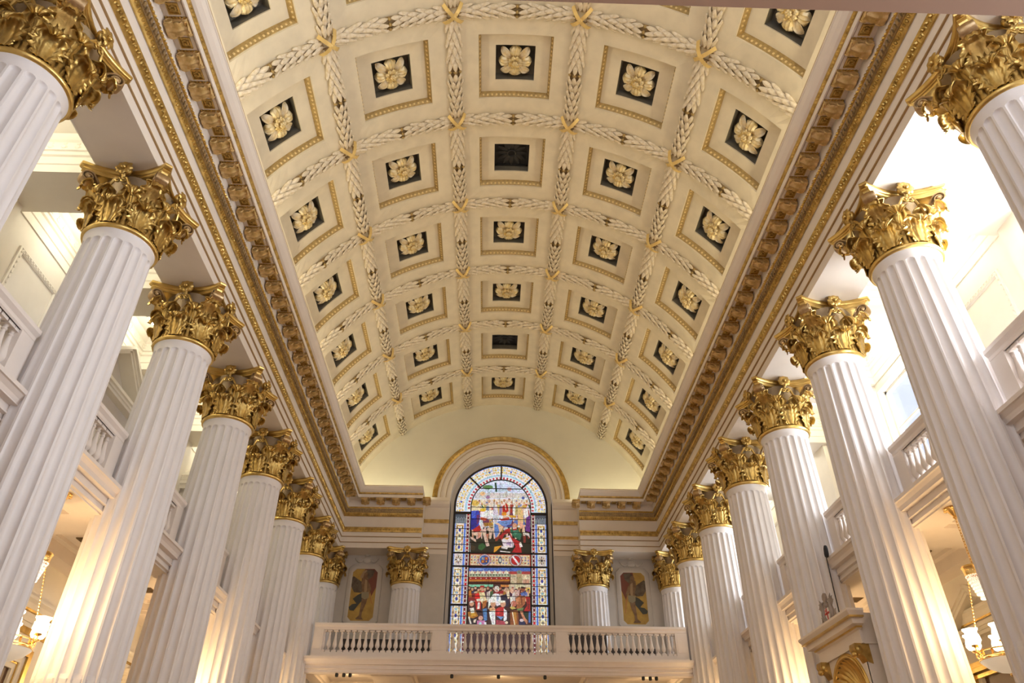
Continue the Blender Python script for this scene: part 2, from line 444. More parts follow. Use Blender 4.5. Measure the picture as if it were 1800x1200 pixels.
# ------------------------------------------------------------------ upper aisles: beams, cornices, ceilings
for sg in (-1, 1):
    x0, x1 = sorted((sg*8.0, sg*10.6))
    struct(MB().box(x0, x1, -3, 33, 13.25, 13.6).build('ceiling_aisle', M_AISLE))
    for i in range(-1, 8):
        yb_ = Y0 + BAY*i if i < 7 else Y8
        xa, xb = sorted((sg*7.95, sg*(XW + .02)))
        struct(MB().box(xa, xb, yb_ - .52, yb_ + .52, ZS, 13.3).build('beam', M_AISLE))
        if i >= 0 or True:
            # pilaster on the outer wall behind each column
            xa, xb = sorted((sg*(XW - .12), sg*(XW + .02)))
            struct(MB().box(xa, xb, yb_ - .42, yb_ + .42, 7.3, ZS + .01).build('pilaster', M_AISLE))
    CP = [(0, 12.33), (.03, 12.33), (.03, 12.53), (.05, 12.55), (.05, 12.74), (.085, 12.77), (.085, 12.86), (.12, 12.88), (.12, 12.91), (.085, 12.93), (.085, 13.13), (.13, 13.16), (.17, 13.20), (.22, 13.26), (0, 13.26)]
    for b in range(-1, 7):
        ya = Y0 + BAY*b + .52; yb_ = (Y0 + BAY*(b+1) if b < 6 else Y8) - .52
        xi, xo = 8.08, XW
        cs = [(xi, ya, 1, 1), (xi, yb_, 1, -1), (xo, yb_, -1, -1), (xo, ya, -1, 1)]
        rows = [[(sg*(x + dx*q), y + dy*q, z) for q, z in CP] for x, y, dx, dy in cs]
        rows.append(rows[0])
        m = MB(); m.grid(rows, flip=sg < 0)
        # scroll relief in the frieze
        for (xA, yA, dx, dy), (xB_, yB, _, _) in zip(cs, cs[1:] + cs[:1]):
            L = math.hypot(xB_ - xA, yB - yA); n = max(3, int(L/.26))
            for k in range(n):
                f = (k + .5)/n; x = xA + (xB_ - xA)*f; y = yA + (yB - yA)*f
                if abs(xB_ - xA) < .1: x += dx*.085; r = (.03, .07, .05)
                else: y += dy*.085; r = (.07, .03, .05)
                m.ball((sg*x, y, 13.0), r); m.ball((sg*x, y, 13.09), (r[0]*.6, r[1]*.6, .04))
        struct(m.build('cornice', M_AISLE))

# ------------------------------------------------------------------ galleries
GP = [(7.50, 7.34), (7.50, 7.27), (7.53, 7.26), (7.58, 7.20), (7.60, 7.14), (7.60, 7.12), (7.71, 7.11), (7.71, 7.00), (7.685, 6.995), (7.685, 6.965), (7.75, 6.955), (7.75, 6.88), (7.73, 6.875), (7.73, 6.85), (7.79, 6.84), (7.79, 6.81), (8.35, 6.81), (8.35, 6.90), (8.42, 6.98), (8.48, 7.0), (8.48, 7.08), (10.3, 7.08), (10.3, 7.34)]
for sg in (-1, 1):
    m = MB(); m.sweep(GP, [lambda q, z: (sg*q, -3, z), lambda q, z: (sg*q, YE, z)]); struct(m.build('slab', M_GAL))
    # deep ribs that divide the lower ceiling into panels
    for i in range(0, 7):
        y = Y0 + BAY*i
        x0, x1 = sorted((sg*8.355, sg*10.25))
        m = MB(); m.box(x0, x1, y - .55, y + .55, 6.815, 7.1)
        for s in (-1, 1):
            m.box(x0, x1, y + s*.6 - .05, y + s*.6 + .05, 6.90, 7.1)
        x0, x1 = sorted((sg*9.75, sg*10.25)); m.box(x0, x1, y + .552, y + 2.948, 6.815, 7.1)
        for s, (p, q) in ((-1, (8.66, 8.74)), (1, (9.46, 9.54))):
            a_, c_ = sorted((sg*p, sg*q)); m.box(a_, c_, y + .85, y + 2.65, 7.0, 7.1)
        a_, c_ = sorted((sg*8.742, sg*9.458))
        for e_ in (.85, 2.57): m.box(a_, c_, y + e_, y + e_ + .08, 7.0, 7.1)
        struct(m.build('beam', M_GAL))
# gallery across the window end
GF = 27.62
m = MB()
ge = [(0, 7.34), (-.12, 7.34), (-.12, 7.25), (-.08, 7.19), (-.05, 7.13), (-.05, 7.09), (.04, 7.08), (.04, 6.985), (.015, 6.98), (.015, 6.95), (.07, 6.94), (.07, 6.865), (.05, 6.86), (.05, 6.83), (.10, 6.82), (.10, 6.80), (.35, 6.80), (.35, 7.1), (3.9, 7.1), (3.9, 7.34)]
m.sweep(ge, [lambda q, z: (-6.95, GF + q, z), lambda q, z: (6.95, GF + q, z)])
for x0, x1 in ((-7.0, -6.6), (-4.6, -3.2), (3.2, 4.6), (6.6, 7.0)): m.box(x0, x1, GF + .3, YE, 6.80, 7.15)
for x0, x1 in ((-3.2, 3.2), (-6.6, -4.6), (4.6, 6.6)): m.box(x0, x1, GF + 3.2, YE, 6.80, 7.15)
for x0, x1 in ((-3.2, 3.2), (-6.6, -4.6), (4.6, 6.6)):
    for s, d in ((x0, .08), (x1, -.08)):
        a_, b_ = sorted((s, s + d)); m.box(a_, b_, GF + .3, GF + 3.25, 6.88, 7.12)
    m.box(x0, x1, GF + .34, GF + .44, 6.88, 7.12)
struct(m.build('slab', M_GAL))
# gallery over the viewer's end of the hall
struct(MB().box(-8, 8, -3, 2.925, 6.80, 7.3).build('slab', mat('mauve_soffit_paint', (.80,.68,.66), .6)))
# near wall behind the viewer, with the opening of its own window
m = MB()
for x0, x1 in ((-10.6, -3.2), (3.2, 10.6)): m.box(x0, x1, -3.4, -3, 0, 21)
m.box(-3.2, 3.2, -3.4, -3, 0, 8.2); m.box(-3.2, 3.2, -3.4, -3, 17.2, 21)
struct(m.build('wall_front', M_WALL))
# ------------------------------------------------------------------ Corinthian columns
def shaft_mesh():
    nf, na = 20, 12
    zs = [.62, .66, .75, 1.5, 2.5, 3.6, 3.94, 3.95, 4.02, 4.03, 4.1, 4.16, 5, 6, 7, 8, 9, 9.8, 10.3, 10.50, 10.56, 10.60, 10.63, 10.65, 10.66, 10.68, 10.74, 10.80, 10.85, 10.88]
    def rad(z):
        t = max(0, min(1, (z - .6)/10.2)); r = .715 - .125*t**1.6
        if z > 10.68: r += .045*((z - 10.68)/.2)**2
        return r
    zt, zb = 10.655, .68
    rows = []
    for z in zs:
        R = rad(z); row = []; pitch = 2*PI*R/nf; hw = pitch*.385
        w = hw
        if z > zt - hw: w = hw*math.sqrt(max(0, 1 - ((z - (zt - hw))/hw)**2))
        if z < zb + hw: w = hw*math.sqrt(max(0, 1 - ((zb + hw - z)/hw)**2)) if z > zb else 0
        for f in range(nf):
            for k in range(na):
                u = (k/na - .5)*pitch           # across one flute
                d = 0
                if abs(u) < w: d = math.sqrt(max(0, w*w - u*u))*.72
                if z < 4.02 and d > 0:          # cabled lower third
                    d = d*.32 if abs(u) < w*.72 else d
                th = 2*PI*(f + k/na)/nf
                row.append(((R - d)*math.cos(th), (R - d)*math.sin(th), z))
        rows.append(row)
    m = MB(); m.grid(rows, closed=True)
    return m.mesh('shaft', M_COL, 35)
def base_mesh():
    m = MB(); m.box(-.98, .98, -.98, .98, 0, .22)
    t = lambda r, z, a, n=6: [(r + a*math.cos(-PI/2 + PI*k/n), z + a*math.sin(-PI/2 + PI*k/n)) for k in range(n + 1)]
    m.lathe([(.9, .22)] + t(.86, .31, .09) + [(.82, .41), (.79, .45), (.82, .49)] + t(.78, .55, .05) + [(.72, .61), (.715, .63)], 40)
    return m.mesh('base', M_COL, 40)
ZC = 10.97
def bell_mesh():
    m = MB(); m.lathe([(.60, 0), (.585, .3), (.585, .7), (.60, .9), (.625, 1.08), (.66, 1.15), (.67, 1.19), (.5, 1.20)], 40)
    return m.mesh('capital', M_BELL, 50)
def leaf_mesh(H, W, curl, r0, name):
    def fn(u, v):
        a = .70
        if v < a:
            s = v/a; z = H*.84*s; r = r0 + .015 + .06*s*s
        else:
            t = (v - a)/(1 - a)*R_(235); c = curl
            z = H*.84 + c*math.sin(t)*1.05 + .02; r = r0 + .075 + c*(1 - math.cos(t))
        lob = .5 + .5*math.cos(2*PI*(v*4.5 - .1))
        w = W*(.62 + .5*math.sin(PI*min(1, v*1.02))**.8)*(1 + .15*(lob - .5)*2*abs(u))*(1 - .55*max(0, v - .85)/.15)
        r += .03*u*u*(1 - .4*v) - .014*math.cos(u*PI*5.0)*(.5 + .5*v) + .022*math.exp(-(u*6)**2) + .006*(lob - .5)*abs(u)
        th = u*w/(r0 + .05)
        z += -.05*abs(u)**1.5*(v > .5)*(v - .5)*1.5
        return (r*math.cos(th), r*math.sin(th), z)
    m = MB(); m.solid(fn, 20, 30, .016)
    return m.mesh(name, M_GOLD, 60)
def volute_mesh():
    """scroll under each corner of the abacus, x along the diagonal"""
    m = MB(); m.cur = 0
    pts = []
    for i in range(9):
        s = i/8; pts.append((.63 + .30*s**1.7, .62 + .50*s**.75 + .055*s))
    cx, cz = .985, 1.055
    for i in range(1, 26):
        t = R_(115) - R_(620)*i/25; rr = .125*(1 - i/31)
        pts.append((cx + rr*math.cos(t), cz + rr*math.sin(t)))
    def strip(w0, th, yc):
        n = len(pts); rows = []
        for i, (x, z) in enumerate(pts):
            a, b = pts[max(0, i-1)], pts[min(n-1, i+1)]; dx, dz = b[0]-a[0], b[1]-a[1]; L = math.hypot(dx, dz) or 1
            nx, nz = -dz/L*th/2, dx/L*th/2
            w = w0*(.5 + .5*min(1, i/8))
            rows.append([(x+nx, yc-w, z+nz), (x+nx*1.6, yc, z+nz*1.6), (x+nx, yc+w, z+nz), (x-nx, yc+w, z-nz), (x-nx, yc-w, z-nz)])
        m.grid(rows, closed=True); m.add(rows[0], [(4,3,2,1,0)]); m.add(rows[-1], [(0,1,2,3,4)])
    strip(.105, .035, 0)
    for s in (-1, 1):
        m.tube([(x, s*.105*(.5 + .5*min(1, i/8)), z) for i, (x, z) in enumerate(pts)], .017, 5)
        m.ball((cx, s*.11, cz), (.04, .025, .04), nu=8, nv=5)
    return m.mesh('volute', M_SILV, 50)
def volleaf_mesh():
    """acanthus leaf that clasps each corner scroll from below"""
    def fn(u, v):
        a = .66
        if v < a: s = v/a; x = .62 + .24*s**1.8; z = .52 + .40*s
        else:
            t = (v - a)/(1 - a)*R_(200); x = .86 + .085*(1 - math.cos(t)); z = .92 + .10*math.sin(t) - .03*(v - a)
        lob = math.cos(2*PI*v*5)
        w = .19*(.55 + .6*math.sin(PI*v)**.7)*(1 + .18*lob*abs(u))
        x += .04*u*u - .015*math.cos(u*9) - .05*abs(u)
        return (x, u*w, z - .06*u*u)
    m = MB(); m.solid(fn, 12, 24, .018)
    return m.mesh('corner_leaf', M_GOLD, 60)
def helix_mesh():
    m = MB()
    for s in (-1, 1):
        pts = []
        for i in range(7):
            f = i/6; pts.append((.66 + .09*f, s*(.30 - .17*f**1.3), .62 + .36*f))
        for i in range(1, 19):
            t = R_(10) + R_(520)*i/18; rr = .07*(1 - i/24)
            pts.append((.755 + .01*i/18, s*(.06 + rr*math.cos(t)), .985 + rr*math.sin(t)))
        m.tube(pts, [.028]*7 + [.024 - .0006*i for i in range(18)], 6)
        m.ball((.78, s*.06, .985), .024)
        # caulicole: fluted stalk with a collar
        m.tube([(.635, s*.30, .30), (.65, s*.31, .50), (.665, s*.305, .62)], [.035, .045, .06], 8)
        m.ball((.668, s*.305, .635), (.065, .075, .03), nu=8)
    return m.mesh('helix', M_GOLD, 50)
def abacus_mesh():
    m = MB()
    def outline(k, z):
        p = []; n = 10
        for sd in range(4):
            for i in range(n + 1):
                f = -1 + 2*i/n
                y = f*.755*k; x = (.615 + .235*f*f)*k     # concave side, clipped corner
                a = sd*PI/2
                p.append((x*math.cos(a) - y*math.sin(a), x*math.sin(a) + y*math.cos(a), z))
        return p
    rows = [outline(.93, 1.175), outline(.945, 1.21), outline(.985, 1.225), outline(.985, 1.248), outline(.95, 1.252), outline(.955, 1.27), outline(1.0, 1.282), outline(1.03, 1.305), outline(1.04, 1.335), outline(1.03, 1.365), outline(1.0, 1.378)]
    m.grid(rows, closed=True); n = len(rows[0])
    m.add(rows[0], [tuple(range(n))[::-1]]); m.add(rows[-1], [tuple(range(n))])
    return m.mesh('abacus', M_GOLD2, 35)
def fleuron_mesh():
    m = MB()
    def pet(a):
        def fn(u, v):
            r = .165*v; w = .075*math.sin(PI*min(.95, v*.85 + .12))
            x = .70 + .10 + .05*math.sin(v*2.6) - .02*u*u
            ca, sa = math.cos(a), math.sin(a); y, z = r*ca - u*w*sa, r*sa + u*w*ca
            return (x, y, 1.255 + z)
        m.solid(fn, 4, 6, .014)
    for k in range(8): pet(k*PI/4)
    m.ball((.85, 0, 1.255), (.05, .05, .05), nu=8, nv=5); m.ball((.74, 0, 1.25), (.08, .13, .125), nu=10, nv=6)
    m.tube([(.67, 0, 1.02), (.72, 0, 1.1), (.78, 0, 1.2)], [.05, .04, .05], 6)
    return m.mesh('fleuron', M_GOLD, 50)
me_shaft, me_base, me_bell = shaft_mesh(), base_mesh(), bell_mesh()
me_l1, me_l2 = leaf_mesh(.50, .215, .080, .645, 'acanthus_leaf'), leaf_mesh(.84, .20, .10, .60, 'acanthus_leaf_tall')
me_vol, me_vl, me_hel, me_aba, me_fle = volute_mesh(), volleaf_mesh(), helix_mesh(), abacus_mesh(), fleuron_mesh()
m = MB(); m.lathe([(.62, -.075), (.645, -.07), (.665, -.05), (.675, -.02), (.665, .01), (.645, .03), (.60, .035)], 48, caps=False); me_astr = m.mesh('astragal', M_GOLD2, 60)
def column(x, y, label, group):
    r = tag(empty('corinthian_column', (x, y, 0)), label, 'column', group, 'thing')
    put('base', me_base, r); put('shaft', me_shaft, r); put('astragal', me_astr, r, T((0, 0, ZC - .05)))
    cap = put('capital', me_bell, r, T((0, 0, ZC - .02)))
    for k in range(8):
        put('acanthus_leaf', me_l1, cap, RZ(k*PI/4)); put('acanthus_leaf', me_l2, cap, RZ(k*PI/4 + PI/8))
    for k in range(4):
        put('volute', me_vol, cap, RZ(k*PI/2 + PI/4)); put('corner_leaf', me_vl, cap, RZ(k*PI/2 + PI/4))
        put('helix', me_hel, cap, RZ(k*PI/2)); put('fleuron', me_fle, cap, RZ(k*PI/2))
    put('abacus', me_aba, cap)
    return r
for sg in (-1, 1):
    for i in range(7):
        column(sg*A, Y0 + BAY*i, '%s fluted column with gilt capital from near end of the %s' % (ORD[i], SIDE[sg]), 'columns of the ' + SIDE[sg])
    column(sg*A, Y8, 'white fluted corner column against the window wall where the %s ends' % SIDE[sg], 'columns against the window wall')
    column(sg*3.98, Y8, 'fluted column between stained-glass window and the painting by the %s' % SIDE[sg], 'columns against the window wall')

# ------------------------------------------------------------------ garlands, ribbons and rosettes of the vault
def garland(curved):
    """local frame: axis along y, centred, outward normal -z, z=0 at vault face"""
    L = BAY - .30 if not curved else (2*HP*VR) - .30
    rg = .155
    mc, ml, mb = MB(), MB(), MB()
    def pos(s, a, h):
        # s along, a angle round the half tube, h height above the core
        x = (rg + h)*math.sin(a); z = -(rg*.62 + h)*math.cos(a)
        if curved:
            ph = s/VR; r = VR + z
            return (x, r*math.sin(ph), r*math.cos(ph) - VR)
        return (x, s, z)
    n = 16 if curved else 4
    mc.grid([[pos(-L/2 + L*i/n, -PI/2*1.05 + PI*1.05*k/8, 0) for k in range(9)] for i in range(n + 1)])
    for e in (0, n):
        mc.add([pos(-L/2 + L*e/n, -PI/2*1.05 + PI*1.05*k/8, 0) for k in range(9)], [tuple(range(9))])
    ll = .37; rows = 6
    for half in (-1, 1):
        for r in range(rows):
            s0 = L/2*.99 - r*(L/2 - .20)/rows          # leaf base, points to the middle
            for k in range(3 if r % 2 else 4):
                a = (-1 + k)*.78 if r % 2 else (-1.5 + k)*.78
                def fn(u, v):
                    w = .42*math.sin(PI*(.16 + .82*v))**.75
                    s = half*(s0 - ll*v)
                    h = .010 + .085*v - .035*u*u - (.03 if v > .93 else 0) + .03*v*v
                    return pos(s, a + u*w*.92, h)
                ml.solid(fn, 4, 6, .012)
    buds = []
    for a in (-.8, 0, .8):
        mb = MB(); mb.ball(pos(0, a, .045), .05)
        for d, e in ((.055, 0), (-.055, 0), (0, .17), (0, -.17)): mb.ball(pos(d, a + e, .035), .03)
        buds.append(mb.mesh('gilded_bud', M_CMOULD, 60))
    return mc.mesh('core', M_CORE, 60), ml.mesh('garland', M_LEAF, 50), buds
GC, GS = garland(True), garland(False)
def put_garland(ms, M, label, grp):
    o = tag(put('leaf_garland', ms[1], None, M), label, 'garland', grp, 'thing')
    put('core', ms[0], o)
    for b_ in ms[2]: put('gilded_bud', b_, o)
    return o
JN = {-2: 'beside the shaded-aisle cornice', -1: 'midway between crown and shaded aisle', 0: 'on the crown', 1: 'midway between crown and sunlit aisle', 2: 'beside the sunlit-aisle cornice'}
RJ = {-2: 'lower shaded-aisle rib', -1: 'upper shaded-aisle rib', 0: 'upper sunlit-aisle rib', 1: 'lower sunlit-aisle rib'}
def face(c, y): return T((0, y, VZ)) @ RY(c) @ T((0, 0, VR))
for k in range(6):
    y = YG + BAY*k; w = ORD[5 - k]
    for j in range(-2, 3):
        put_garland(GC, face(j*2*HP, y) @ RZ(PI/2), 'cross garland of leaves %s of vault, %s row from window' % (JN[j], w), 'cross garlands of the vault')
for k in range(7):
    for jj in range(-2, 2):
        put_garland(GS, face((2*jj + 1)*HP, ROWY[k]), 'lengthwise leaf garland on the %s of vault, %s coffer row from window' % (RJ[jj], ORD[6 - k]), 'lengthwise garlands of the vault')
m = MB()
for s in (-1, 1):
    def fn(u, v):
        t = -1 + 2*v; x = t*.25*s + 0; y = t*.27; w = .045
        x += u*w*.8; y -= u*w*.8*s
        z = -.27 + .20*abs(t)**2.2 - .012*s
        return (x, y, z)
    m.solid(fn, 2, 14, .02)
m.ball((0, 0, -.275), (.07, .07, .03))
me_rib = m.mesh('ribbon', M_RIB, 50)
for k in range(6):
    for jj in range(-2, 2):
        o = put('ribbon_cross', me_rib, None, face((2*jj + 1)*HP, YG + BAY*k))
        tag(o, 'gilt ribbon cross where the %s meets %s cross garland from window' % (RJ[jj], ORD[5 - k]), 'ribbon', 'ribbon crosses of the vault', 'thing')
# rosettes: z = 0 at the back of the well, petals hang down (-z)
def petal(kind):
    W, L = (.165, .355) if kind else (.115, .43)
    def fn(u, v):
        r = .12 + L*v
        w = W*min(1, .42 + 1.0*v)*(math.sqrt(max(0, 1 - ((v - .66)/.345)**2)) if v > .66 else 1)
        if kind: w *= 1 + .12*math.cos(v*16)*abs(u)
        z = (-.22 if kind else -.14) - .08*math.sin(PI*v*.9) + .04*u*u*(1 if kind else -1.2) + .06*v**4 - .018*math.cos(u*(10 if kind else 4))
        return (r, u*w, z)
    m = MB(); m.solid(fn, 10, 12, .02); return m.mesh('petal', M_PETG if kind else M_PET, 60)
me_pg, me_pw = petal(1), petal(0)
m = MB()
for k in range(8):
    a = k*PI/4 + PI/8
    def fn(u, v):
        r = .05 + .15*v; w = .07*math.sin(PI*(.2 + .7*v)); z = -.30 - .10*v + .10*v**3 + .03*u*u
        return (r*math.cos(a) - u*w*math.sin(a), r*math.sin(a) + u*w*math.cos(a), z)
    m.solid(fn, 4, 6, .015); m.ball((.18*math.cos(a), .18*math.sin(a), -.36), .03)
me_cal = m.mesh('calyx', M_PETG, 60)
m = MB(); m.lathe([(.10, 0), (.12, -.22), (.09, -.30)], 12)
for k in range(7): m.ball(((.06*math.cos(k*PI/3) if k < 6 else 0), (.06*math.sin(k*PI/3) if k < 6 else 0), -.38), .04)
me_cen = m.mesh('flower_centre', M_PETG, 60)
VENTS = {(2, 0), (5, 0)}
def well(c, y): return T((0, y, VZ)) @ RY(c) @ T((0, 0, RW - .02))
for k in range(7):
    for j in range(-2, 3):
        if k == 0 and abs(j) < 2: continue
        if (k, j) in VENTS: continue
        r = tag(empty('coffer_rosette'), 'gilded rosette in coffer %s, %s row from window' % (JN[j], ORD[6 - k]), 'rosette', 'rosettes in the vault coffers', 'thing')
        r.matrix_local = well(CJ(j), ROWY[k])
        for q in range(8): put('petal', me_pw if q % 2 else me_pg, r, RZ(q*PI/4))
        put('calyx', me_cal, r); put('flower_centre', me_cen, r)
for n_, (k, j) in enumerate(sorted(VENTS)):
    o = tag(empty('ceiling_vent'), 'black metal grille in the crown coffer, %s row from window' % ORD[6 - k], 'vent', 'dark vents in the crown', 'thing')
    o.matrix_local = well(CJ(j), ROWY[k])
    m = MB()
    for q in range(12):
        a = q*PI/6
        def fn(u, v):
            rr = .14 + .36*v; w = .07*math.sin(PI*(.1 + .85*v)); return (rr*math.cos(a) - u*w*math.sin(a), rr*math.sin(a) + u*w*math.cos(a), -.05 - .03*v + .02*u*u)
        m.solid(fn, 2, 5, .012)
    m.lathe([(.13, -.05), (.15, -.09), (.12, -.10), (.10, -.06)], 20, caps=False)
    m.build('grille', M_DARK, o, 50)
    m = MB()
    for s in (-1, 1): m.box(-.55, .55, s*.53 - .03, s*.53 + .03, -.06, 0); m.box(s*.53 - .03, s*.53 + .03, -.55, .55, -.06, 0)
    m.box(-.54, .54, -.54, .54, -.012, .01)
    m.build('frame', M_DARK, o)
# ------------------------------------------------------------------ balustrades
def baluster_mesh(h):
    r = [(.062, .08), (.066, .10), (.045, .115), (.03, .13), (.045, .16), (.076, .20), (.084, .25), (.068, .33), (.05, .42), (.046, .46), (.034, .56), (.030, .60), (.044, .615), (.044, .635), (.03, .65), (.036, .68), (.050, .695), (.060, .705), (.060, .74)]
    k = h/.74; m = MB(); m.lathe([(a, z*k) for a, z in r], 14); m.box(-.088, .088, -.088, .088, -.004, .07*k); m.box(-.085, .085, -.085, .085, .69*k, h + .004)
    return m.mesh('baluster', M_GAL, 40)
me_bal = baluster_mesh(.77)
def balustrade(M, spans, x0, x1, label, grp, step, ends=True):
    """local x along the run; spans = baluster groups; solid dies between them"""
    o = tag(empty('balustrade'), label, 'balustrade', grp, 'thing'); o.matrix_world = M
    m = MB()
    pr = [(-.11, 8.27), (-.13, 8.30), (-.13, 8.36), (-.16, 8.40), (-.18, 8.42), (-.18, 8.49), (-.16, 8.50), (.16, 8.50), (.18, 8.49), (.18, 8.42), (.13, 8.36), (.13, 8.30), (.11, 8.27)]
    m.sweep(pr, [lambda q, z: (x0, q, z), lambda q, z: (x1, q, z)]); m.build('rail', M_GAL, o)
    m = MB(); m.box(x0, x1, -.14, .14, 7.33, 7.50); m.build('plinth', M_GAL, o)
    dies = []; x = x0
    for a, b in spans: dies.append((x, a)); x = b
    dies.append((x, x1))
    for a, b in dies:
        if b - a > .04:
            m = MB(); m.box(a, b, -.13, .13, 7.50, 8.28)
            if b - a > .3: m.box(a + .06, b - .06, -.142, -.12, 7.60, 8.18)
            m.build('pedestal', M_GAL, o)
    for a, b in spans:
        n = max(1, round((b - a)/step)); 
        for k in range(n + 1):
            u = a + (b - a)*k/n
            put('baluster', me_bal, o, T((min(max(u, a + .02), b - .02), 0, 7.50)))
    return o
balustrade(T((.05, GF + .16, 0)), [(-6.46, -2.52), (-1.99, 1.97), (2.40, 6.34)], -6.80, 6.78, 'long white stone balustrade across the gallery below the stained-glass window', None, .2167)
NB = [2, 3, 4, 5, 6, 7]
for sg in (-1, 1):
    for b in range(-1, 6):
        y0, y1 = Y0 + BAY*b + .60, Y0 + BAY*(b + 1) - .60
        L = y1 - y0
        balustrade(T((sg*7.92, (y0 + y1)/2, 0)) @ RZ(PI/2 if sg < 0 else -PI/2) @ (RZ(PI) if True else RZ(0)), [(-L/2 + .36, L/2 - .36)], -L/2, L/2,
                   'white balustrade of the %s gallery %s' % (SIDE[sg], 'just before the first column' if b < 0 else 'between its %s and %s columns' % (ORD[b], ORD[b + 1])), 'gallery balustrades', .195)

M_BENCH = mat('dark_bench_wood', (.035,.022,.016), .45)
for x0, x1, z1, lb in ((-6.25, -2.75, 8.56, 'dark wooden bench glimpsed between balusters of the end gallery below the raised-arm painting'), (4.35, 6.2, 8.33, 'low dark wooden bench glimpsed between balusters below the long-staff painting')):
    o = tag(empty('gallery_bench', ((x0 + x1)/2, YE - 1.35, 7.34)), lb, 'bench', None, 'thing'); h = (x1 - x0)/2
    MB().box(-h, h, .10, .18, .40, z1 - 7.34).build('backrest', M_BENCH, o); MB().box(-h, h, -.35, .12, .38, .45).build('seat', M_BENCH, o)
    for s in (-1, 1): MB().box(s*h - .04, s*h + .04, -.34, .17, 0, .62).build('end_panel', M_BENCH, o)
o = tag(empty('dark_cabinet', (3.3, YE - 1.4, 7.34)), 'tall dark wooden cabinet glimpsed between balusters on the end gallery', 'cabinet', None, 'thing')
MB().box(-.92, .92, -.2, .2, 0, 1.62).build('body', M_BENCH, o)
for s in (-1, 1): a, b = sorted((s*.03, s*.86)); MB().box(a, b, -.23, -.2, .1, 1.54).build('door', M_BENCH, o)

# ------------------------------------------------------------------ wall panels, pediments, doorcases
def frame_panel(y, sg, z0, z1, hw, label):
    m = MB(); X = XW
    pr = [(0, 0), (.035, .0), (.05, .03), (.03, .06), (.045, .10), (.02, .13), (0, .13)]
    cs = [(-hw, z0, 1, 1), (hw, z0, -1, 1), (hw, z1, -1, -1), (-hw, z1, 1, -1)]
    rows = [[(sg*(X - d), y + a + da*w, z + dz*w) for d, w in pr] for a, z, da, dz in cs]; rows.append(rows[0])
    m.grid(rows)
    for i in range(14): m.ball((sg*(X - .045), y - hw + .1 + (2*hw - .2)*i/13, z1 - .065), (.015, .035, .03))
    for i in range(20):
        for s in (-1, 1): m.ball((sg*(X - .045), y + s*(hw - .065), z0 + .1 + (z1 - z0 - .2)*i/19), (.015, .03, .035))
    o = m.build('wall_panel_frame', M_AISLE, None, 40)
    return tag(o, label, 'wall panel', 'framed panels on the upper aisle walls', 'thing')
def pediment(y, sg, zc_, hw, rise, proj, label, gold=False, door=True):
    o = tag(empty('pedimented_doorcase', (sg*XW, y, 0)), label, 'doorcase', None, 'thing')
    P = lambda d, a, z: (-sg*d, a, z)
    def bar(m, a0, z0, a1, z1, h, d0, d1):
        ln = math.hypot(a1 - a0, z1 - z0); nx, nz = -(z1 - z0)/ln*h, (a1 - a0)/ln*h
        v = [P(d, a, z) for d in (d0, d1) for a, z in ((a0, z0), (a1, z1), (a1 + nx, z1 + nz), (a0 + nx, z0 + nz))]
        m.add(v, [(0,1,2,3), (7,6,5,4), (0,4,5,1), (1,5,6,2), (2,6,7,3), (3,7,4,0)])
    m = MB()
    for s in (-1, 1):
        for k, (h, d, off) in enumerate(((.07, proj*.85, 0), (.06, proj*.93, .07), (.08, proj*1.06, .13))):
            bar(m, *((s*hw*1.03, zc_ + off, 0, zc_ + rise + off) if s < 0 else (0, zc_ + rise + off, s*hw*1.03, zc_ + off)), h, -.02, d)
    m.build('raking_cornice', M_AISLE, o)
    m = MB(); m.add([P(d, a, z) for d in (.22*proj, -.02) for a, z in ((-hw, zc_), (hw, zc_), (0, zc_ + rise))], [(0,1,2), (5,4,3), (0,3,4,1), (1,4,5,2), (2,5,3,0)]); m.build('tympanum', M_WALL, o)
    m = MB()
    for z0, z1, d, w in ((-.20, -.13, proj*.8, 1.0), (-.13, -.07, proj*.88, 1.02), (-.07, .01, proj, 1.05)): bar(m, -hw*w, zc_ + z0, hw*w, zc_ + z0, z1 - z0, -.02, d)
    m.build('cornice', M_AISLE, o)
    m = MB(); bar(m, -hw*.92, zc_ - .62, hw*.92, zc_ - .62, .43, -.02, proj*.45); m.build('frieze', M_WALL, o)
    m = MB()
    for z0, h, d, w in ((-.70, .09, .62*proj, .98), (-.78, .08, .5*proj, .94), (-.90, .07, .45*proj, .93)): bar(m, -hw*w, zc_ + z0, hw*w, zc_ + z0, h, -.02, d)
    m.build('architrave', M_GOLD2 if gold else M_AISLE, o)
    for s in (-1, 1):
        m = MB(); a = s*hw*.86
        pts = [(.02 + proj*.52, -.80), (.02 + proj*.55, -.92), (proj*.45, -1.02), (proj*.30, -1.12), (proj*.30, -1.30), (proj*.38, -1.38), (proj*.30, -1.46), (0, -1.46), (0, -.8)]
        v = [P(d, a + e, zc_ + z) for e in (-.16, .16) for d, z in pts]; n = len(pts)
        m.add(v, [tuple(range(n)), tuple(range(n, 2*n))[::-1]] + [(i, i+n, (i+1) % n+n, (i+1) % n) for i in range(n)])
        for e in (-.12, 0, .12): m.tube([P(proj*.56, a + e, zc_ - .85), P(proj*.5, a + e, zc_ - 1.0), P(proj*.33, a + e, zc_ - 1.2)], .03, 6)
        m.build('console', M_GOLD if gold else M_AISLE, o, 40)
    if door:
        zb = 7.35 if zc_ > 8 else 0
        m = MB()
        for s in (-1, 1): bar(m, s*hw*.75 - .14, zb, s*hw*.75 + .14, zb, zc_ - .9 - zb, -.02, proj*.35)
        m.build('jamb', M_AISLE, o)
        m = MB(); bar(m, -hw*.75, zb, hw*.75, zb, zc_ - .9 - zb, -.01, .05); m.build('door', M_AISLE if zc_ > 8 else M_DOOR, o)
    return o
BC = lambda b: Y0 + BAY*(b + .5)
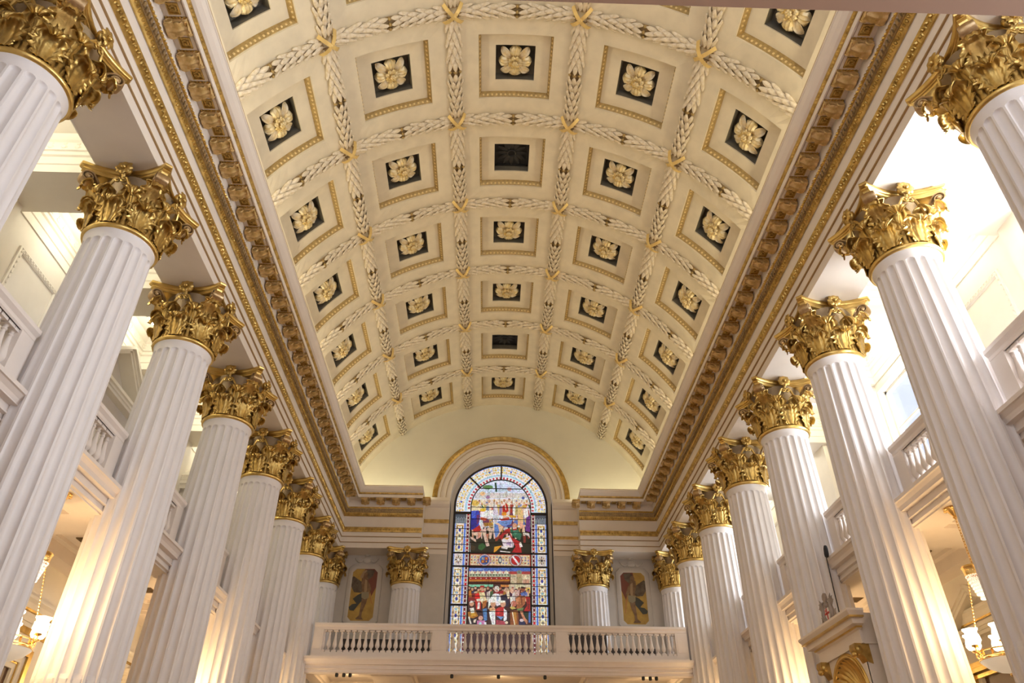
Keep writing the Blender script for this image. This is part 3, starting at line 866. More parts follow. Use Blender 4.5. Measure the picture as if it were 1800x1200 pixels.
for sg in (-1, 1):
    for b in (1, 3, 5):
        frame_panel(BC(b), sg, 9.0, 11.78, .78 if sg < 0 else .78, 'moulded panel on upper %s wall behind gap after its %s column' % (SIDE[sg], ORD[b]))
for b, n in ((2, 'third'), (4, 'fifth')):
    pediment(BC(b), -1, 11.02, 1.42, 1.02, .55, 'white pediment high on shaded aisle wall behind gap after %s column' % n)
pediment(BC(2), 1, 5.62, 1.25, .62, .38, 'white pedimented doorcase low in the sunlit aisle beside the lit chandelier', True)
pediment(BC(4), -1, 5.45, 1.25, .62, .38, 'gilt-trimmed pediment low in shaded aisle behind gap after fifth column', True)
# framed doorway low in the shaded aisle
o = tag(empty('framed_doorway', (-XW, BC(2), 0)), 'dark doorway in stepped cream and gold frame below the shaded-aisle chandelier', 'doorway', None, 'thing')
m = MB(); m.box(0, .04, -.60, .60, 0, 4.66); m.build('door', M_DOOR, o)
def surround(w, z1, t, d, name, mt):
    m = MB(); m.box(0, d, -w - t, -w, 0, z1 + t); m.box(0, d, w, w + t, 0, z1 + t); m.box(0, d, -w, w, z1, z1 + t); m.build(name, mt, o)
surround(.60, 4.66, .10, .10, 'inner_frame', M_AISLE); surround(.70, 4.76, .03, .12, 'gilt_fillet', M_GOLD2); surround(.73, 4.79, .14, .15, 'middle_frame', M_AISLE); surround(.87, 4.93, .13, .2, 'gilt_frame', M_GOLD)
# cornice with gilt line on the lower aisle walls
for sg in (-1, 1):
    m = MB(); st = [lambda q, z: (sg*(XW - q), -3, z), lambda q, z: (sg*(XW - q), YE, z)]
    m.sweep([(-.01, 5.60), (.03, 5.60), (.05, 5.68), (.05, 5.76), (.10, 5.80), (.16, 5.90), (.22, 5.96), (.22, 6.02), (-.01, 6.02)], st); t_ = struct(m.build('trim_6' if sg < 0 else 'trim_7', M_AISLE))
    m = MB(); m.sweep([(.04, 5.76), (.10, 5.77), (.11, 5.81), (.04, 5.82)], st); m.sweep([(-.005, 5.36), (.03, 5.37), (.03, 5.50), (-.005, 5.51)], st); m.build('gilt_line', M_GOLD, t_)

# ------------------------------------------------------------------ flush crystal ceiling lamps of the upper aisles
M_GLASSW = mat('lit_opal_glass', (.95,.92,.85), .3, emit=(1.0,.90,.70), es=2.2)
M_CRYS = mat('crystal', (.92,.92,.95), .08, spec=.9, coat=.6, emit=(1,.93,.8), es=.25)
M_TULIP = mat('lit_tulip_glass', (1,.97,.9), .3, emit=(1.0,.86,.60), es=4.0)
M_BOWL = mat('alabaster', (.85,.80,.72), .4, emit=(1,.85,.62), es=.3)
def flush_mesh():
    m = MB(); m.lathe([(.30, 0), (.33, -.03), (.30, -.06), (.24, -.07)], 28); a = m.mesh('ceiling_plate', M_AISLE, 50)
    m = MB()
    for r, z, n in ((.24, -.09, 18), (.19, -.15, 14), (.12, -.21, 9)):
        for k in range(n): m.ball((r*math.cos(2*PI*k/n), r*math.sin(2*PI*k/n), z), (.04, .04, .055))
    b = m.mesh('crystal_drops', M_CRYS, 50)
    m = MB(); m.ball((0, 0, -.12), (.13, .13, .07), nu=12, nv=8); c = m.mesh('globe', M_GLASSW, True)
    return a, b, c
fl = flush_mesh()
for sg in (-1, 1):
    for b in range(0, 7):
        y = BC(b) if b < 6 else (Y0 + BAY*6 + Y8)/2
        o = tag(empty('ceiling_light', (sg*9.35, y, 13.25)), 'round crystal lamp on upper %s ceiling, %s bay from near end' % (SIDE[sg], ORD[b]), 'ceiling light', 'crystal lamps of the upper aisles', 'thing')
        for me in fl: put(me.name, me, o)

# ------------------------------------------------------------------ chandeliers under the galleries
def chandelier(x, y, label):
    o = tag(empty('chandelier', (x, y, 0)), label, 'chandelier', 'chandeliers under the side galleries', 'thing')
    if CH:
        for n, me in CH: put(n, me, o)
        return o
    def keep(n, me): CH.append((n, me)); put(n, me, o)
    m = MB(); m.lathe([(.14, 6.815), (.15, 6.79), (.10, 6.75), (.06, 6.70), (.03, 6.66), (.04, 6.63), (.015, 6.60)], 20)
    for k in range(6): m.ball((.12*math.cos(k*PI/3), .12*math.sin(k*PI/3), 6.78), (.05, .05, .025))
    keep('ceiling_rose', m.mesh('ceiling_rose', M_BRASS, 50))
    m = MB()
    z = 6.60; k = 0
    while z > 5.76:
        t = [(.016*math.cos(a)*(k % 2), .016*math.cos(a)*(1 - k % 2), z - .028 + .034*math.sin(a)) for a in [i*PI/4 for i in range(9)]]
        m.tube(t, .006, 4, cap=False); z -= .052; k += 1
    keep('chain', m.mesh('chain', M_BRASS, True))
    m = MB(); m.lathe([(.02, 5.78), (.10, 5.77), (.19, 5.745), (.20, 5.72), (.185, 5.70), (.175, 5.60), (.18, 5.585), (.16, 5.58), (.155, 5.70), (.02, 5.74)], 28, caps=False)
    keep('crown', m.mesh('crown', M_BRASS, 40))
    m = MB()
    for ring_, (r0, r1, z0, z1, n) in enumerate(((.165, .09, 5.58, 5.28, 26), (.11, .05, 5.58, 5.20, 16))):
        for k in range(n):
            a = 2*PI*k/n
            for q in range(7):
                f = q/6; r = r0 + (r1 - r0)*f; m.ball((r*math.cos(a), r*math.sin(a), z0 + (z1 - z0)*f), (.014, .014, .024), nu=5, nv=3)
    keep('crystal_strands', m.mesh('crystal_strands', M_CRYS, 50))
    for k in range(3):
        a = k*2*PI/3 + .4; m = MB()
        p0 = (.14*math.cos(a), .14*math.sin(a), 5.58); p1 = (.36*math.cos(a), .36*math.sin(a), 4.36)
        for q in range(24):
            f = q/23; m.ball(tuple(p0[i] + (p1[i] - p0[i])*f for i in range(3)), (.014, .014, .027), nu=5, nv=3)
        keep('suspension_chain', m.mesh('suspension_chain', M_BRASS, True))
    m = MB()
    for z, r in ((4.36, .37), (4.28, .34)): m.lathe([(r, z - .012), (r + .02, z - .01), (r + .02, z + .01), (r, z + .012), (r - .015, z)], 30, caps=False)
    for k in range(12): a = k*PI/6; m.box(-.012, .012, -.012, .012, 4.27, 4.37, T((.355*math.cos(a), .355*math.sin(a), 0)))
    for k in range(6):
        a = k*PI/3; m.tube([(r*math.cos(a), r*math.sin(a), z) for r, z in ((.34, 4.32), (.42, 4.30), (.46, 4.34), (.45, 4.42))], .014, 6)
        m.lathe([(.01, 4.40), (.05, 4.42), (.055, 4.44), (.03, 4.46)], 10, T((.45*math.cos(a), .45*math.sin(a), 0)))
    keep('gallery_ring', m.mesh('gallery_ring', M_BRASS, 40))
    for k in range(6):
        a = k*PI/3; m = MB()
        rows = []
        for r, z in ((.04, 0), (.09, .02), (.118, .07), (.112, .13), (.095, .18), (.10, .22), (.125, .25)):
            n = 18; rows.append([((r*(1 + .10*math.cos(6*t*1.0)*(z > .2)))*math.cos(t) + .45*math.cos(a), (r*(1 + .10*math.cos(6*t)*(z > .2)))*math.sin(t) + .45*math.sin(a), 4.44 + z) for t in [2*PI*i/n for i in range(n)]])
        m.grid(rows, closed=True)
        keep('tulip_shade', m.mesh('tulip_shade', M_TULIP, True))
    m = MB(); m.lathe([(.02, 4.02), (.16, 4.05), (.30, 4.12), (.38, 4.20), (.39, 4.22), (.37, 4.22), (.28, 4.15), (.02, 4.08)], 30, caps=False)
    keep('bowl', m.mesh('bowl', M_BOWL, 50))
    m = MB(); m.ball((0, 0, 4.0), .035, nu=10, nv=6); m.tube([(0, 0, 4.03), (0, 0, 4.30)], .012, 6); m.lathe([(.34, 4.215), (.40, 4.22), (.40, 4.235), (.34, 4.24)], 30, caps=False)
    keep('finial', m.mesh('finial', M_BRASS, 50))
    return o
CH = []
CHP = []
for sg in (-1, 1):
    for b in (1, 3, 5):
        y = Y0 + BAY*(b + .5) + .22
        CHP.append((sg*8.0, y))
        chandelier(sg*8.0, y, 'lit brass and glass chandelier under the %s gallery between its %s and %s columns' % (SIDE[sg], ORD[b], ORD[b + 1]))

# ------------------------------------------------------------------ spot fittings under the end gallery
m = MB(); m.lathe([(.055, 0), (.06, -.02), (.06, -.10), (.045, -.12), (.04, -.09)], 16); me_sp = m.mesh('body', M_DARK, 40)
m = MB(); m.lathe([(.0, -.095), (.04, -.095)], 12, caps=False); me_len = m.mesh('lens', mat('spot_lens', (.3,.28,.25), .2), True)
for x, y, g in ((-5.75, 27.75, 0), (-5.5, 27.75, 0), (-5.28, 27.75, 0), (-1.7, 27.75, 1), (-.05, 27.75, 1), (1.6, 27.75, 1), (5.1, 27.75, 2), (5.35, 27.75, 2), (5.57, 27.75, 2)):
    n = {0: 'shaded-aisle', 1: 'middle', 2: 'sunlit-aisle'}[g]; k = {-5.75: 'first', -5.5: 'second', -5.28: 'third', -1.7: 'first', -.05: 'second', 1.6: 'third', 5.1: 'first', 5.35: 'second', 5.57: 'third'}[x]
    o = tag(empty('spotlight', (x, y, 6.82)), 'dark spotlight under end gallery, %s from shaded side in the %s trio' % (k, n), 'spotlight', 'spotlights under the end gallery', 'thing')
    put('body', me_sp, o); put('lens', me_len, o)

# dark grilles set in the lower aisle ceilings
m = MB(); m.box(-.13, .13, -.22, .22, -.02, 0)
for k in range(6): m.box(-.12, .12, -.19 + .07*k, -.165 + .07*k, -.03, -.02)
me_gr = m.mesh('ceiling_grille', mat('bronze_grille', (.16,.11,.06), .5, metal=.4))
for sg in (-1, 1):
    for b in range(1, 6):
        o = put('ceiling_grille', me_gr, None, T((sg*9.1, BC(b) - .1, 7.08)))
        tag(o, 'small dark grille in the lower %s ceiling, %s bay from near end' % (SIDE[sg], ORD[b]), 'vent', 'grilles of the lower aisle ceilings', 'thing')

# ------------------------------------------------------------------ niche with gilded shell on the sunlit side
NY, NX = BC(2), 6.85
o = tag(empty('shell_niche', (NX, NY, 0)), 'cream and gold niche canopy with fluted gilt shell on the sunlit side', 'niche', None, 'thing')
def layer(m, z0, z1, d, w, back=1.0): m.box(-d, back, -w, w, z0, z1)
m = MB()
pr = [(0, 4.98), (.05, 4.98), (.05, 5.22), (.09, 5.25), (.09, 5.28), (.22, 5.30), (.22, 5.40), (.27, 5.43), (.33, 5.52), (.33, 5.56), (-.3, 5.62)]
hw = .99
cs = [lambda q, z: (.0, -hw - q, z), lambda q, z: (-q, -hw - q, z), lambda q, z: (-q, hw + q, z), lambda q, z: (.0, hw + q, z)]
m.sweep(pr, cs); m.box(-.01, .95, -.99, .99, 4.98, 5.56); m.build('cornice', M_ENT, o)
m = MB()
for a, b, z in ((.085, .115, 5.265), (.255, .29, 5.42)): m.sweep([(a - .02, z - .015), (b, z - .01), (b, z + .02), (a - .02, z + .02)], cs)
m.build('gilt_line', M_GOLD2, o)
for s in (-1, 1):
    m = MB(); m.prism([(-.18, 4.99), (-.20, 4.90), (-.16, 4.80), (-.05, 4.76), (.0, 4.66), (.1, 4.62), (.1, 4.99)], s*.86 - .12, s*.86 + .12)
    for e in (-.13, .13): m.ball((-.11, s*.86 + e, 4.87), (.07, .03, .07), nu=10, nv=6)
    m.ball((-.17, s*.86, 4.80), (.06, .10, .06), nu=8, nv=5); m.build('bracket', M_GOLD, o, 50)
AZ, AR = 4.14, .75
m = MB(); n = 24
m.grid([[(0, (AR)*math.cos(PI*i/n), AZ + AR*math.sin(PI*i/n)) for i in range(n + 1)], [(0, .955*max(-1, min(1, 1.6*math.cos(PI*i/n))), AZ + .86*max(0, min(1, 1.6*math.sin(PI*i/n)))) for i in range(n + 1)]])
for s in (-1, 1):
    a, b = sorted((s*AR, s*.955)); m.box(0, .9, a, b, 0, AZ)
m.build('spandrel', M_ENT, o)
m = MB(); st = [(lambda t: (lambda q, z: (-z, (AR + q)*math.cos(t), AZ + (AR + q)*math.sin(t))))(PI*i/n) for i in range(n + 1)]
m.sweep([(.0, -.02), (.0, .015), (.02, .035), (.05, .035), (.055, .02), (.08, .03), (.10, .015), (.10, -.02)], st)
for s in (-1, 1): a, b = sorted((s*(AR - .02), s*(AR + .11))); m.box(-.06, .02, a, b, 0, AZ)
m.build('arch_moulding', M_GOLD2, o, 40)
m = MB(); nr = 17; rows = []
for j in range(13):
    v = j/12; row = []
    for i in range(nr*6 + 1):
        t = PI*i/(nr*6); rib = abs(math.sin(nr*t)); f = v**.9
        rr = AR*f*(1 - .035*(1 - rib)*f); dep = .30*math.sqrt(max(0, 1 - .97*f*f)) - .09*rib*f*(1 - f*.3)
        row.append((dep - .01, rr*math.cos(t), AZ + rr*math.sin(t)))
    rows.append(row)
m.grid(rows); m.build('shell', M_GOLD2, o, 60)
m = MB(); m.grid([[(.36*math.sin(PI*i/16), -AR*math.cos(PI*i/16), z) for i in range(17)] for z in (0, AZ)]); m.build('niche_wall', M_ENT, o, 60)
m = MB(); m.box(.03, .95, -.96, .96, AZ + .84, 5.0); m.box(.0, .7, -.96, -.92, 0, 4.99); m.box(.0, .7, .92, .96, 0, 4.99); m.box(.66, .95, -.9, .9, 0, 5.0); m.build('backing', M_ENT, o)

# carved arms standing on the canopy
M_ARM = mat('painted_arms', (.34,.29,.26), .5, metal=.3, bump=.2); M_RED = mat('heraldic_red', (.55,.05,.04), .5); M_SHW = mat('heraldic_white', (.75,.72,.68), .5)
o = tag(empty('coat_of_arms', (6.84, NY + .2, 5.60)), 'small painted coat of arms with red-cross shield standing on the niche canopy', 'coat of arms', None, 'thing')
MY = Matrix(((0,1,0,0),(1,0,0,0),(0,0,1,0),(0,0,0,1)))      # local x -> world y
m = MB(); m.prism([(-.11, .36), (-.11, .20), (0, .08), (.11, .20), (.11, .36)], -.02, .03, MY); m.build('shield', M_SHW, o)
m = MB(); m.prism([(-.018, .10), (.018, .10), (.018, .36), (-.018, .36)], -.028, -.018, MY); m.prism([(-.11, .235), (.11, .235), (.11, .275), (-.11, .275)], -.028, -.018, MY); m.box(-.028, -.018, .05, .075, .29, .34); m.build('cross', M_RED, o)
for s in (-1, 1):
    m = MB()
    B = lambda pts, r: m.tube([(.0, s*a, z) for a, z in pts], r, 7)
    B([(.13, .10), (.20, .16), (.22, .26), (.19, .36), (.20, .44), (.17, .50), (.12, .51)], [.03, .05, .055, .045, .035, .035, .015])
    B([(.20, .14), (.28, .08), (.34, .12), (.33, .22), (.38, .26)], [.035, .03, .025, .018, .008])
    B([(.19, .40), (.13, .38), (.10, .34)], [.025, .02, .015]); B([(.20, .20), (.14, .14), (.11, .05)], [.035, .03, .02])
    for q in ((.30, .60), (.37, .53), (.40, .44)): m.tube([(0, s*.21, .36), (0, s*(.21 + q[0])/2, (.40 + q[1])/2 + .04), (0, s*q[0], q[1])], [.02, .02, .006], 5)
    m.prism([(s*a, z) for a, z in ((.20, .38), (.29, .54), (.35, .48), (.37, .42), (.26, .34))], -.006, .006, MY)
    m.build('dragon_supporter', M_ARM, o, 50)
m = MB(); m.ball((0, 0, .42), (.06, .07, .06), nu=10, nv=6); m.tube([(0, -.08, .46), (0, 0, .49), (0, .08, .46)], .02, 6)
m.prism([(-.03, .48), (-.09, .58), (-.06, .66), (.0, .68), (.08, .64), (.10, .57), (.04, .48)], -.02, .02, MY); m.build('crest', M_ARM, o, 50)
m = MB(); m.tube([(0, -.34, .04), (0, -.2, .07), (0, 0, .03), (0, .2, .07), (0, .34, .04)], .03, 6); m.box(-.05, .05, -.3, .3, 0, .04); m.build('scroll', M_ARM, o)

# cable and small black speaker by the fourth column of the sunlit row
o = tag(MB().tube([(7.44, 16.47, 7.4), (7.42, 16.46, 6.6), (7.40, 16.44, 5.5)], .013, 6).build('cable', M_BLACK, None, True), 'thin black cable dropping beside the column behind the coat of arms', 'cable', None, 'thing')
o = tag(MB().lathe([(.02, 0), (.045, .02), (.055, .08), (.05, .20), (.035, .27), (.01, .28)], 14, T((7.44, 16.44, 7.30)) @ RX(.2)).build('speaker', M_BLACK, None, True), 'small curved black speaker on the sunlit gallery edge above the cable', 'speaker', None, 'thing')

# ------------------------------------------------------------------ paintings and plaster cartouches on the window wall
def polyplate(name, poly, y, th, mt, parent): return MB().prism(poly, y - th, y, None).build(name, mt, parent)
M_PG = mat('painted_gold_ground', (.52,.33,.07), .55, col2=(.40,.24,.05), vscale=4)
M_SK = mat('painted_skin', (.26,.15,.075), .6, col2=(.17,.09,.04), vscale=7); M_SK2 = mat('painted_lit_skin', (.38,.25,.13), .6)
M_DR = mat('painted_dark_drapery', (.06,.06,.05), .6); M_WG = mat('painted_wing', (.16,.12,.075), .6, col2=(.09,.06,.04), vscale=8); M_RD = mat('painted_red_cloud', (.20,.06,.035), .6); M_PW = mat('painted_loincloth', (.30,.25,.15), .6)
M_SHAFTP = mat('painted_staff', (.45,.18,.06), .6)
def oct_(x0, x1, z0, z1, c): return [(x0 + c, z0), (x1 - c, z0), (x1, z0 + c), (x1, z1 - c), (x1 - c, z1), (x0 + c, z1), (x0, z1 - c), (x0, z0 + c)]
for sg in (-1, 1):
    cx = sg*5.80 - .03
    o = tag(empty('wall_painting', (cx, YE, 0)), 'painting of a winged figure %s in plaster frame by the %s' % ('with a raised arm' if sg < 0 else 'with a long staff', SIDE[sg]), 'painting', None, 'thing')
    X = lambda pts: [(-sg*a, z) for a, z in pts][::(-1 if sg > 0 else 1)]
    W = .53
    polyplate('canvas', oct_(-W, W, 9.55, 11.72, .15), -.03, .02, M_PG, o)
    D = -.052
    polyplate('red_cloud', X([(-.02, 11.72), (.38, 11.72), (.53, 11.57), (.53, 10.95), (.36, 10.55), (.25, 11.0), (.10, 11.25), (-.06, 11.5)]), D, .004, M_RD, o)
    polyplate('wing', X([(.05, 11.05), (-.20, 11.22), (-.48, 11.40), (-.53, 11.35), (-.53, 10.95), (-.38, 10.72), (-.10, 10.70), (.08, 10.85)]), D - .006, .004, M_WG, o)
    polyplate('far_wing', X([(.0, 11.62), (.12, 11.70), (.40, 11.66), (.34, 11.40), (.16, 11.25), (.02, 11.40)]), D - .004, .004, M_WG, o)
    polyplate('drapery', X([(.0, 10.72), (-.22, 10.60), (-.40, 10.44), (-.30, 10.34), (-.22, 10.25), (-.40, 10.22), (-.53, 10.10), (-.48, 9.98), (-.30, 9.96), (-.12, 10.22), (.04, 10.42)]), D - .008, .004, M_DR, o)
    polyplate('body', X([(-.12, 11.35), (.0, 11.42), (.14, 11.36), (.20, 11.10), (.24, 10.80), (.24, 10.56), (.18, 10.25), (.06, 9.90), (.05, 9.70), (.14, 9.60), (-.14, 9.60), (-.20, 9.64), (-.06, 9.76), (-.04, 10.0), (-.02, 10.3), (-.02, 10.62), (-.06, 10.9), (-.12, 11.1)]), D - .012, .004, M_SK, o)
    polyplate('lit_flank', X([(.02, 11.28), (.12, 11.22), (.16, 10.85), (.12, 10.6), (.05, 10.7), (.03, 11.0)]), D - .016, .003, M_SK2, o)
    polyplate('loincloth', X([(-.06, 10.72), (.27, 10.74), (.26, 10.48), (.10, 10.42), (-.04, 10.50)]), D - .018, .003, M_PW, o)
    polyplate('head', X([(.02 + .10*math.cos(t), 11.46 + .12*math.sin(t)) for t in [k*PI/6 for k in range(12)]]), D - .018, .003, M_SK, o)
    if sg < 0:
        polyplate('raised_arm', X([(-.12, 11.30), (-.20, 11.36), (-.10, 11.60), (.04, 11.68), (.08, 11.62), (-.04, 11.52), (-.06, 11.36)]), D - .022, .003, M_SK2, o)
        polyplate('arm', X([(.16, 11.2), (.24, 11.1), (.34, 10.85), (.30, 10.62), (.25, 10.84), (.14, 11.02)]), D - .022, .003, M_SK, o)
        polyplate('staff', X([(.24, 10.72), (.28, 10.72), (.44, 10.25), (.41, 10.25)]), D - .020, .003, M_SHAFTP, o)
    else:
        polyplate('arm', X([(.16, 11.2), (.24, 11.1), (.36, 10.80), (.34, 10.62), (.25, 10.82), (.14, 11.02)]), D - .022, .003, M_SK, o)
        polyplate('staff', X([(.24, 10.95), (.28, 10.95), (.46, 9.98), (.43, 9.98)]), D - .020, .003, M_SHAFTP, o)
    m = MB(); rows = []
    for wv, d in ((0, -.02), (0, -.06), (.05, -.09), (.12, -.07), (.19, -.05), (.21, 0)):
        rows.append([(x, d, z) for x, z in oct_(-W - wv, W + wv, 9.55 - wv, 11.72 + wv, .15 + wv*.2)])
    m.grid(rows, closed=True); m.build('frame', M_WALL, o, 40)
    # plaster relief above
    o = tag(empty('plaster_cartouche', (cx, YE, 12.02)), 'grey plaster relief of a crowned shield with swags above the painting by the %s' % SIDE[sg], 'relief', None, 'thing')
    m = MB(); m.ball((0, -.03, .10), (.20, .06, .15), nu=14, nv=8); m.build('shield', M_WALL, o, 60)
    m = MB(); m.lathe([(.10, 0), (.13, .06), (.10, .1)], 14, T((0, -.04, .24)));
    for k in range(5): m.ball((-.10 + .05*k, -.06, .33 + .03*(k % 2)), (.025, .03, .05))
    m.build('crown', M_WALL, o, 50)
    for s in (-1, 1):
        m = MB(); m.tube([(s*(.12 + .36*f), -.03, .16 - .16*math.sin(PI*f)*.9 + .0*f) for f in [k/10 for k in range(11)]], [.035 + .02*math.sin(PI*k/10) for k in range(11)], 7)
        m.tube([(s*(.46 + .06*math.cos(t)*(1 - t/12)), -.02, .16 + .07*math.sin(t)*(1 - t/12)) for t in [k*.6 for k in range(16)]], .025, 6)
        for k in range(7): m.ball((s*(.16 + .05*k), -.055, .16 - .15*math.sin(PI*(k + .8)/8)), .03)
        m.build('swag', M_WALL, o, 50)
# ------------------------------------------------------------------ stained-glass window
M_SG = bpy.data.materials.new('stained_glass'); M_SG.use_nodes = True; _nt = M_SG.node_tree; _b = _nt.nodes['Principled BSDF']
_a = _nt.nodes.new('ShaderNodeAttribute'); _a.attribute_name = 'Col'
_tc = _nt.nodes.new('ShaderNodeTexCoord'); _v = _nt.nodes.new('ShaderNodeTexVoronoi'); _v.inputs['Scale'].default_value = 7
_v2 = _nt.nodes.new('ShaderNodeTexVoronoi'); _v2.feature = 'DISTANCE_TO_EDGE'; _v2.inputs['Scale'].default_value = 7
_no = _nt.nodes.new('ShaderNodeTexNoise'); _no.inputs['Scale'].default_value = 16; _no.inputs['Detail'].default_value = 4
for q in (_v, _v2, _no): _nt.links.new(_tc.outputs['Object'], q.inputs['Vector'])
_r = _nt.nodes.new('ShaderNodeValToRGB'); _r.color_ramp.elements[0].position = .015; _r.color_ramp.elements[0].color = (.18,.15,.15,1); _r.color_ramp.elements[1].position = .05
_nt.links.new(_v2.outputs['Distance'], _r.inputs['Fac'])
_r2 = _nt.nodes.new('ShaderNodeValToRGB'); _r2.color_ramp.elements[0].position = .36; _r2.color_ramp.elements[0].color = (.42,.38,.36,1); _r2.color_ramp.elements[1].position = .52
_nt.links.new(_no.outputs['Fac'], _r2.inputs['Fac'])
def _mul(a, b, f):
    n = _nt.nodes.new('ShaderNodeMix'); n.data_type = 'RGBA'; n.blend_type = 'MULTIPLY'; n.inputs['Factor'].default_value = f
    _nt.links.new(a, n.inputs['A']); _nt.links.new(b, n.inputs['B']); return n.outputs['Result']
_c = _mul(_a.outputs['Color'], _r.outputs['Color'], .4); _c = _mul(_c, _r2.outputs['Color'], .65); _c = _mul(_c, _v.outputs['Color'], .14)
_nt.links.new(_c, _b.inputs['Emission Color']); _b.inputs['Emission Strength'].default_value = GLASS_E
_b.inputs['Base Color'].default_value = (.06,.06,.07,1); _b.inputs['Roughness'].default_value = .25
M_LEAD = mat('window_iron', (.035,.028,.028), .6)
def lin(h):
    o = []
    for i in (0, 2, 4):
        c = int(h[i:i+2], 16)/255; o.append((c/12.92 if c <= .04045 else ((c + .055)/1.055)**2.4)**1.22)
    return tuple(o) + (1,)
class GB:
    """flat glass pieces in the window plane; later pieces lie a hair nearer the hall"""
    def __init__(s): s.v = []; s.f = []; s.c = []; s.k = 0
    def p(s, col, pts, k=None):
        n = len(s.v); y = WG - .0002*(s.k if k is None else k); s.k += 1
        s.v += [(x, y, z) for x, z in pts]; s.f.append(tuple(range(n, n + len(pts)))); s.c.append(lin(col))
    def build(s, name, parent):
        me = bpy.data.meshes.new(name); me.from_pydata(s.v, [], s.f); me.materials.append(M_SG)
        at = me.color_attributes.new('Col', 'FLOAT_COLOR', 'CORNER'); d = []
        for f, c in zip(s.f, s.c): d += list(c)*len(f)
        at.data.foreach_set('color', d); me.update()
        return put(name, me, parent)
def ELL(cx, cz, rx, rz, n=10, a0=0): return [(cx + rx*math.cos(a0 + 2*PI*k/n), cz + rz*math.sin(a0 + 2*PI*k/n)) for k in range(n)]
def REC(x0, x1, z0, z1): return [(x0, z0), (x1, z0), (x1, z1), (x0, z1)]
MW, ZB = 1.385, 7.4
win = struct(tag(empty('window_1', (0, 0, 0)), 'tall arched stained-glass window with two crowded scenes above the end gallery'))
def clip(x, z):
    if z > WC:
        r = math.hypot(x, z - WC)
        if r > MW: x, z = x*MW/r, WC + (z - WC)*MW/r
    return max(-MW, min(MW, x)), z
def scene(txt, name, base):
    g = GB()
    for c, pts in base: g.p(c, pts)
    for it in txt.split(';'):
        a = it.split(' '); g.p(a[0], [clip(*(int(q)/100 for q in b.split(','))) for b in a[1:]])
    return g.build(name, win)
arch = lambda r, n=24: [(r*math.cos(PI*i/n), WC + r*math.sin(PI*i/n)) for i in range(n + 1)]
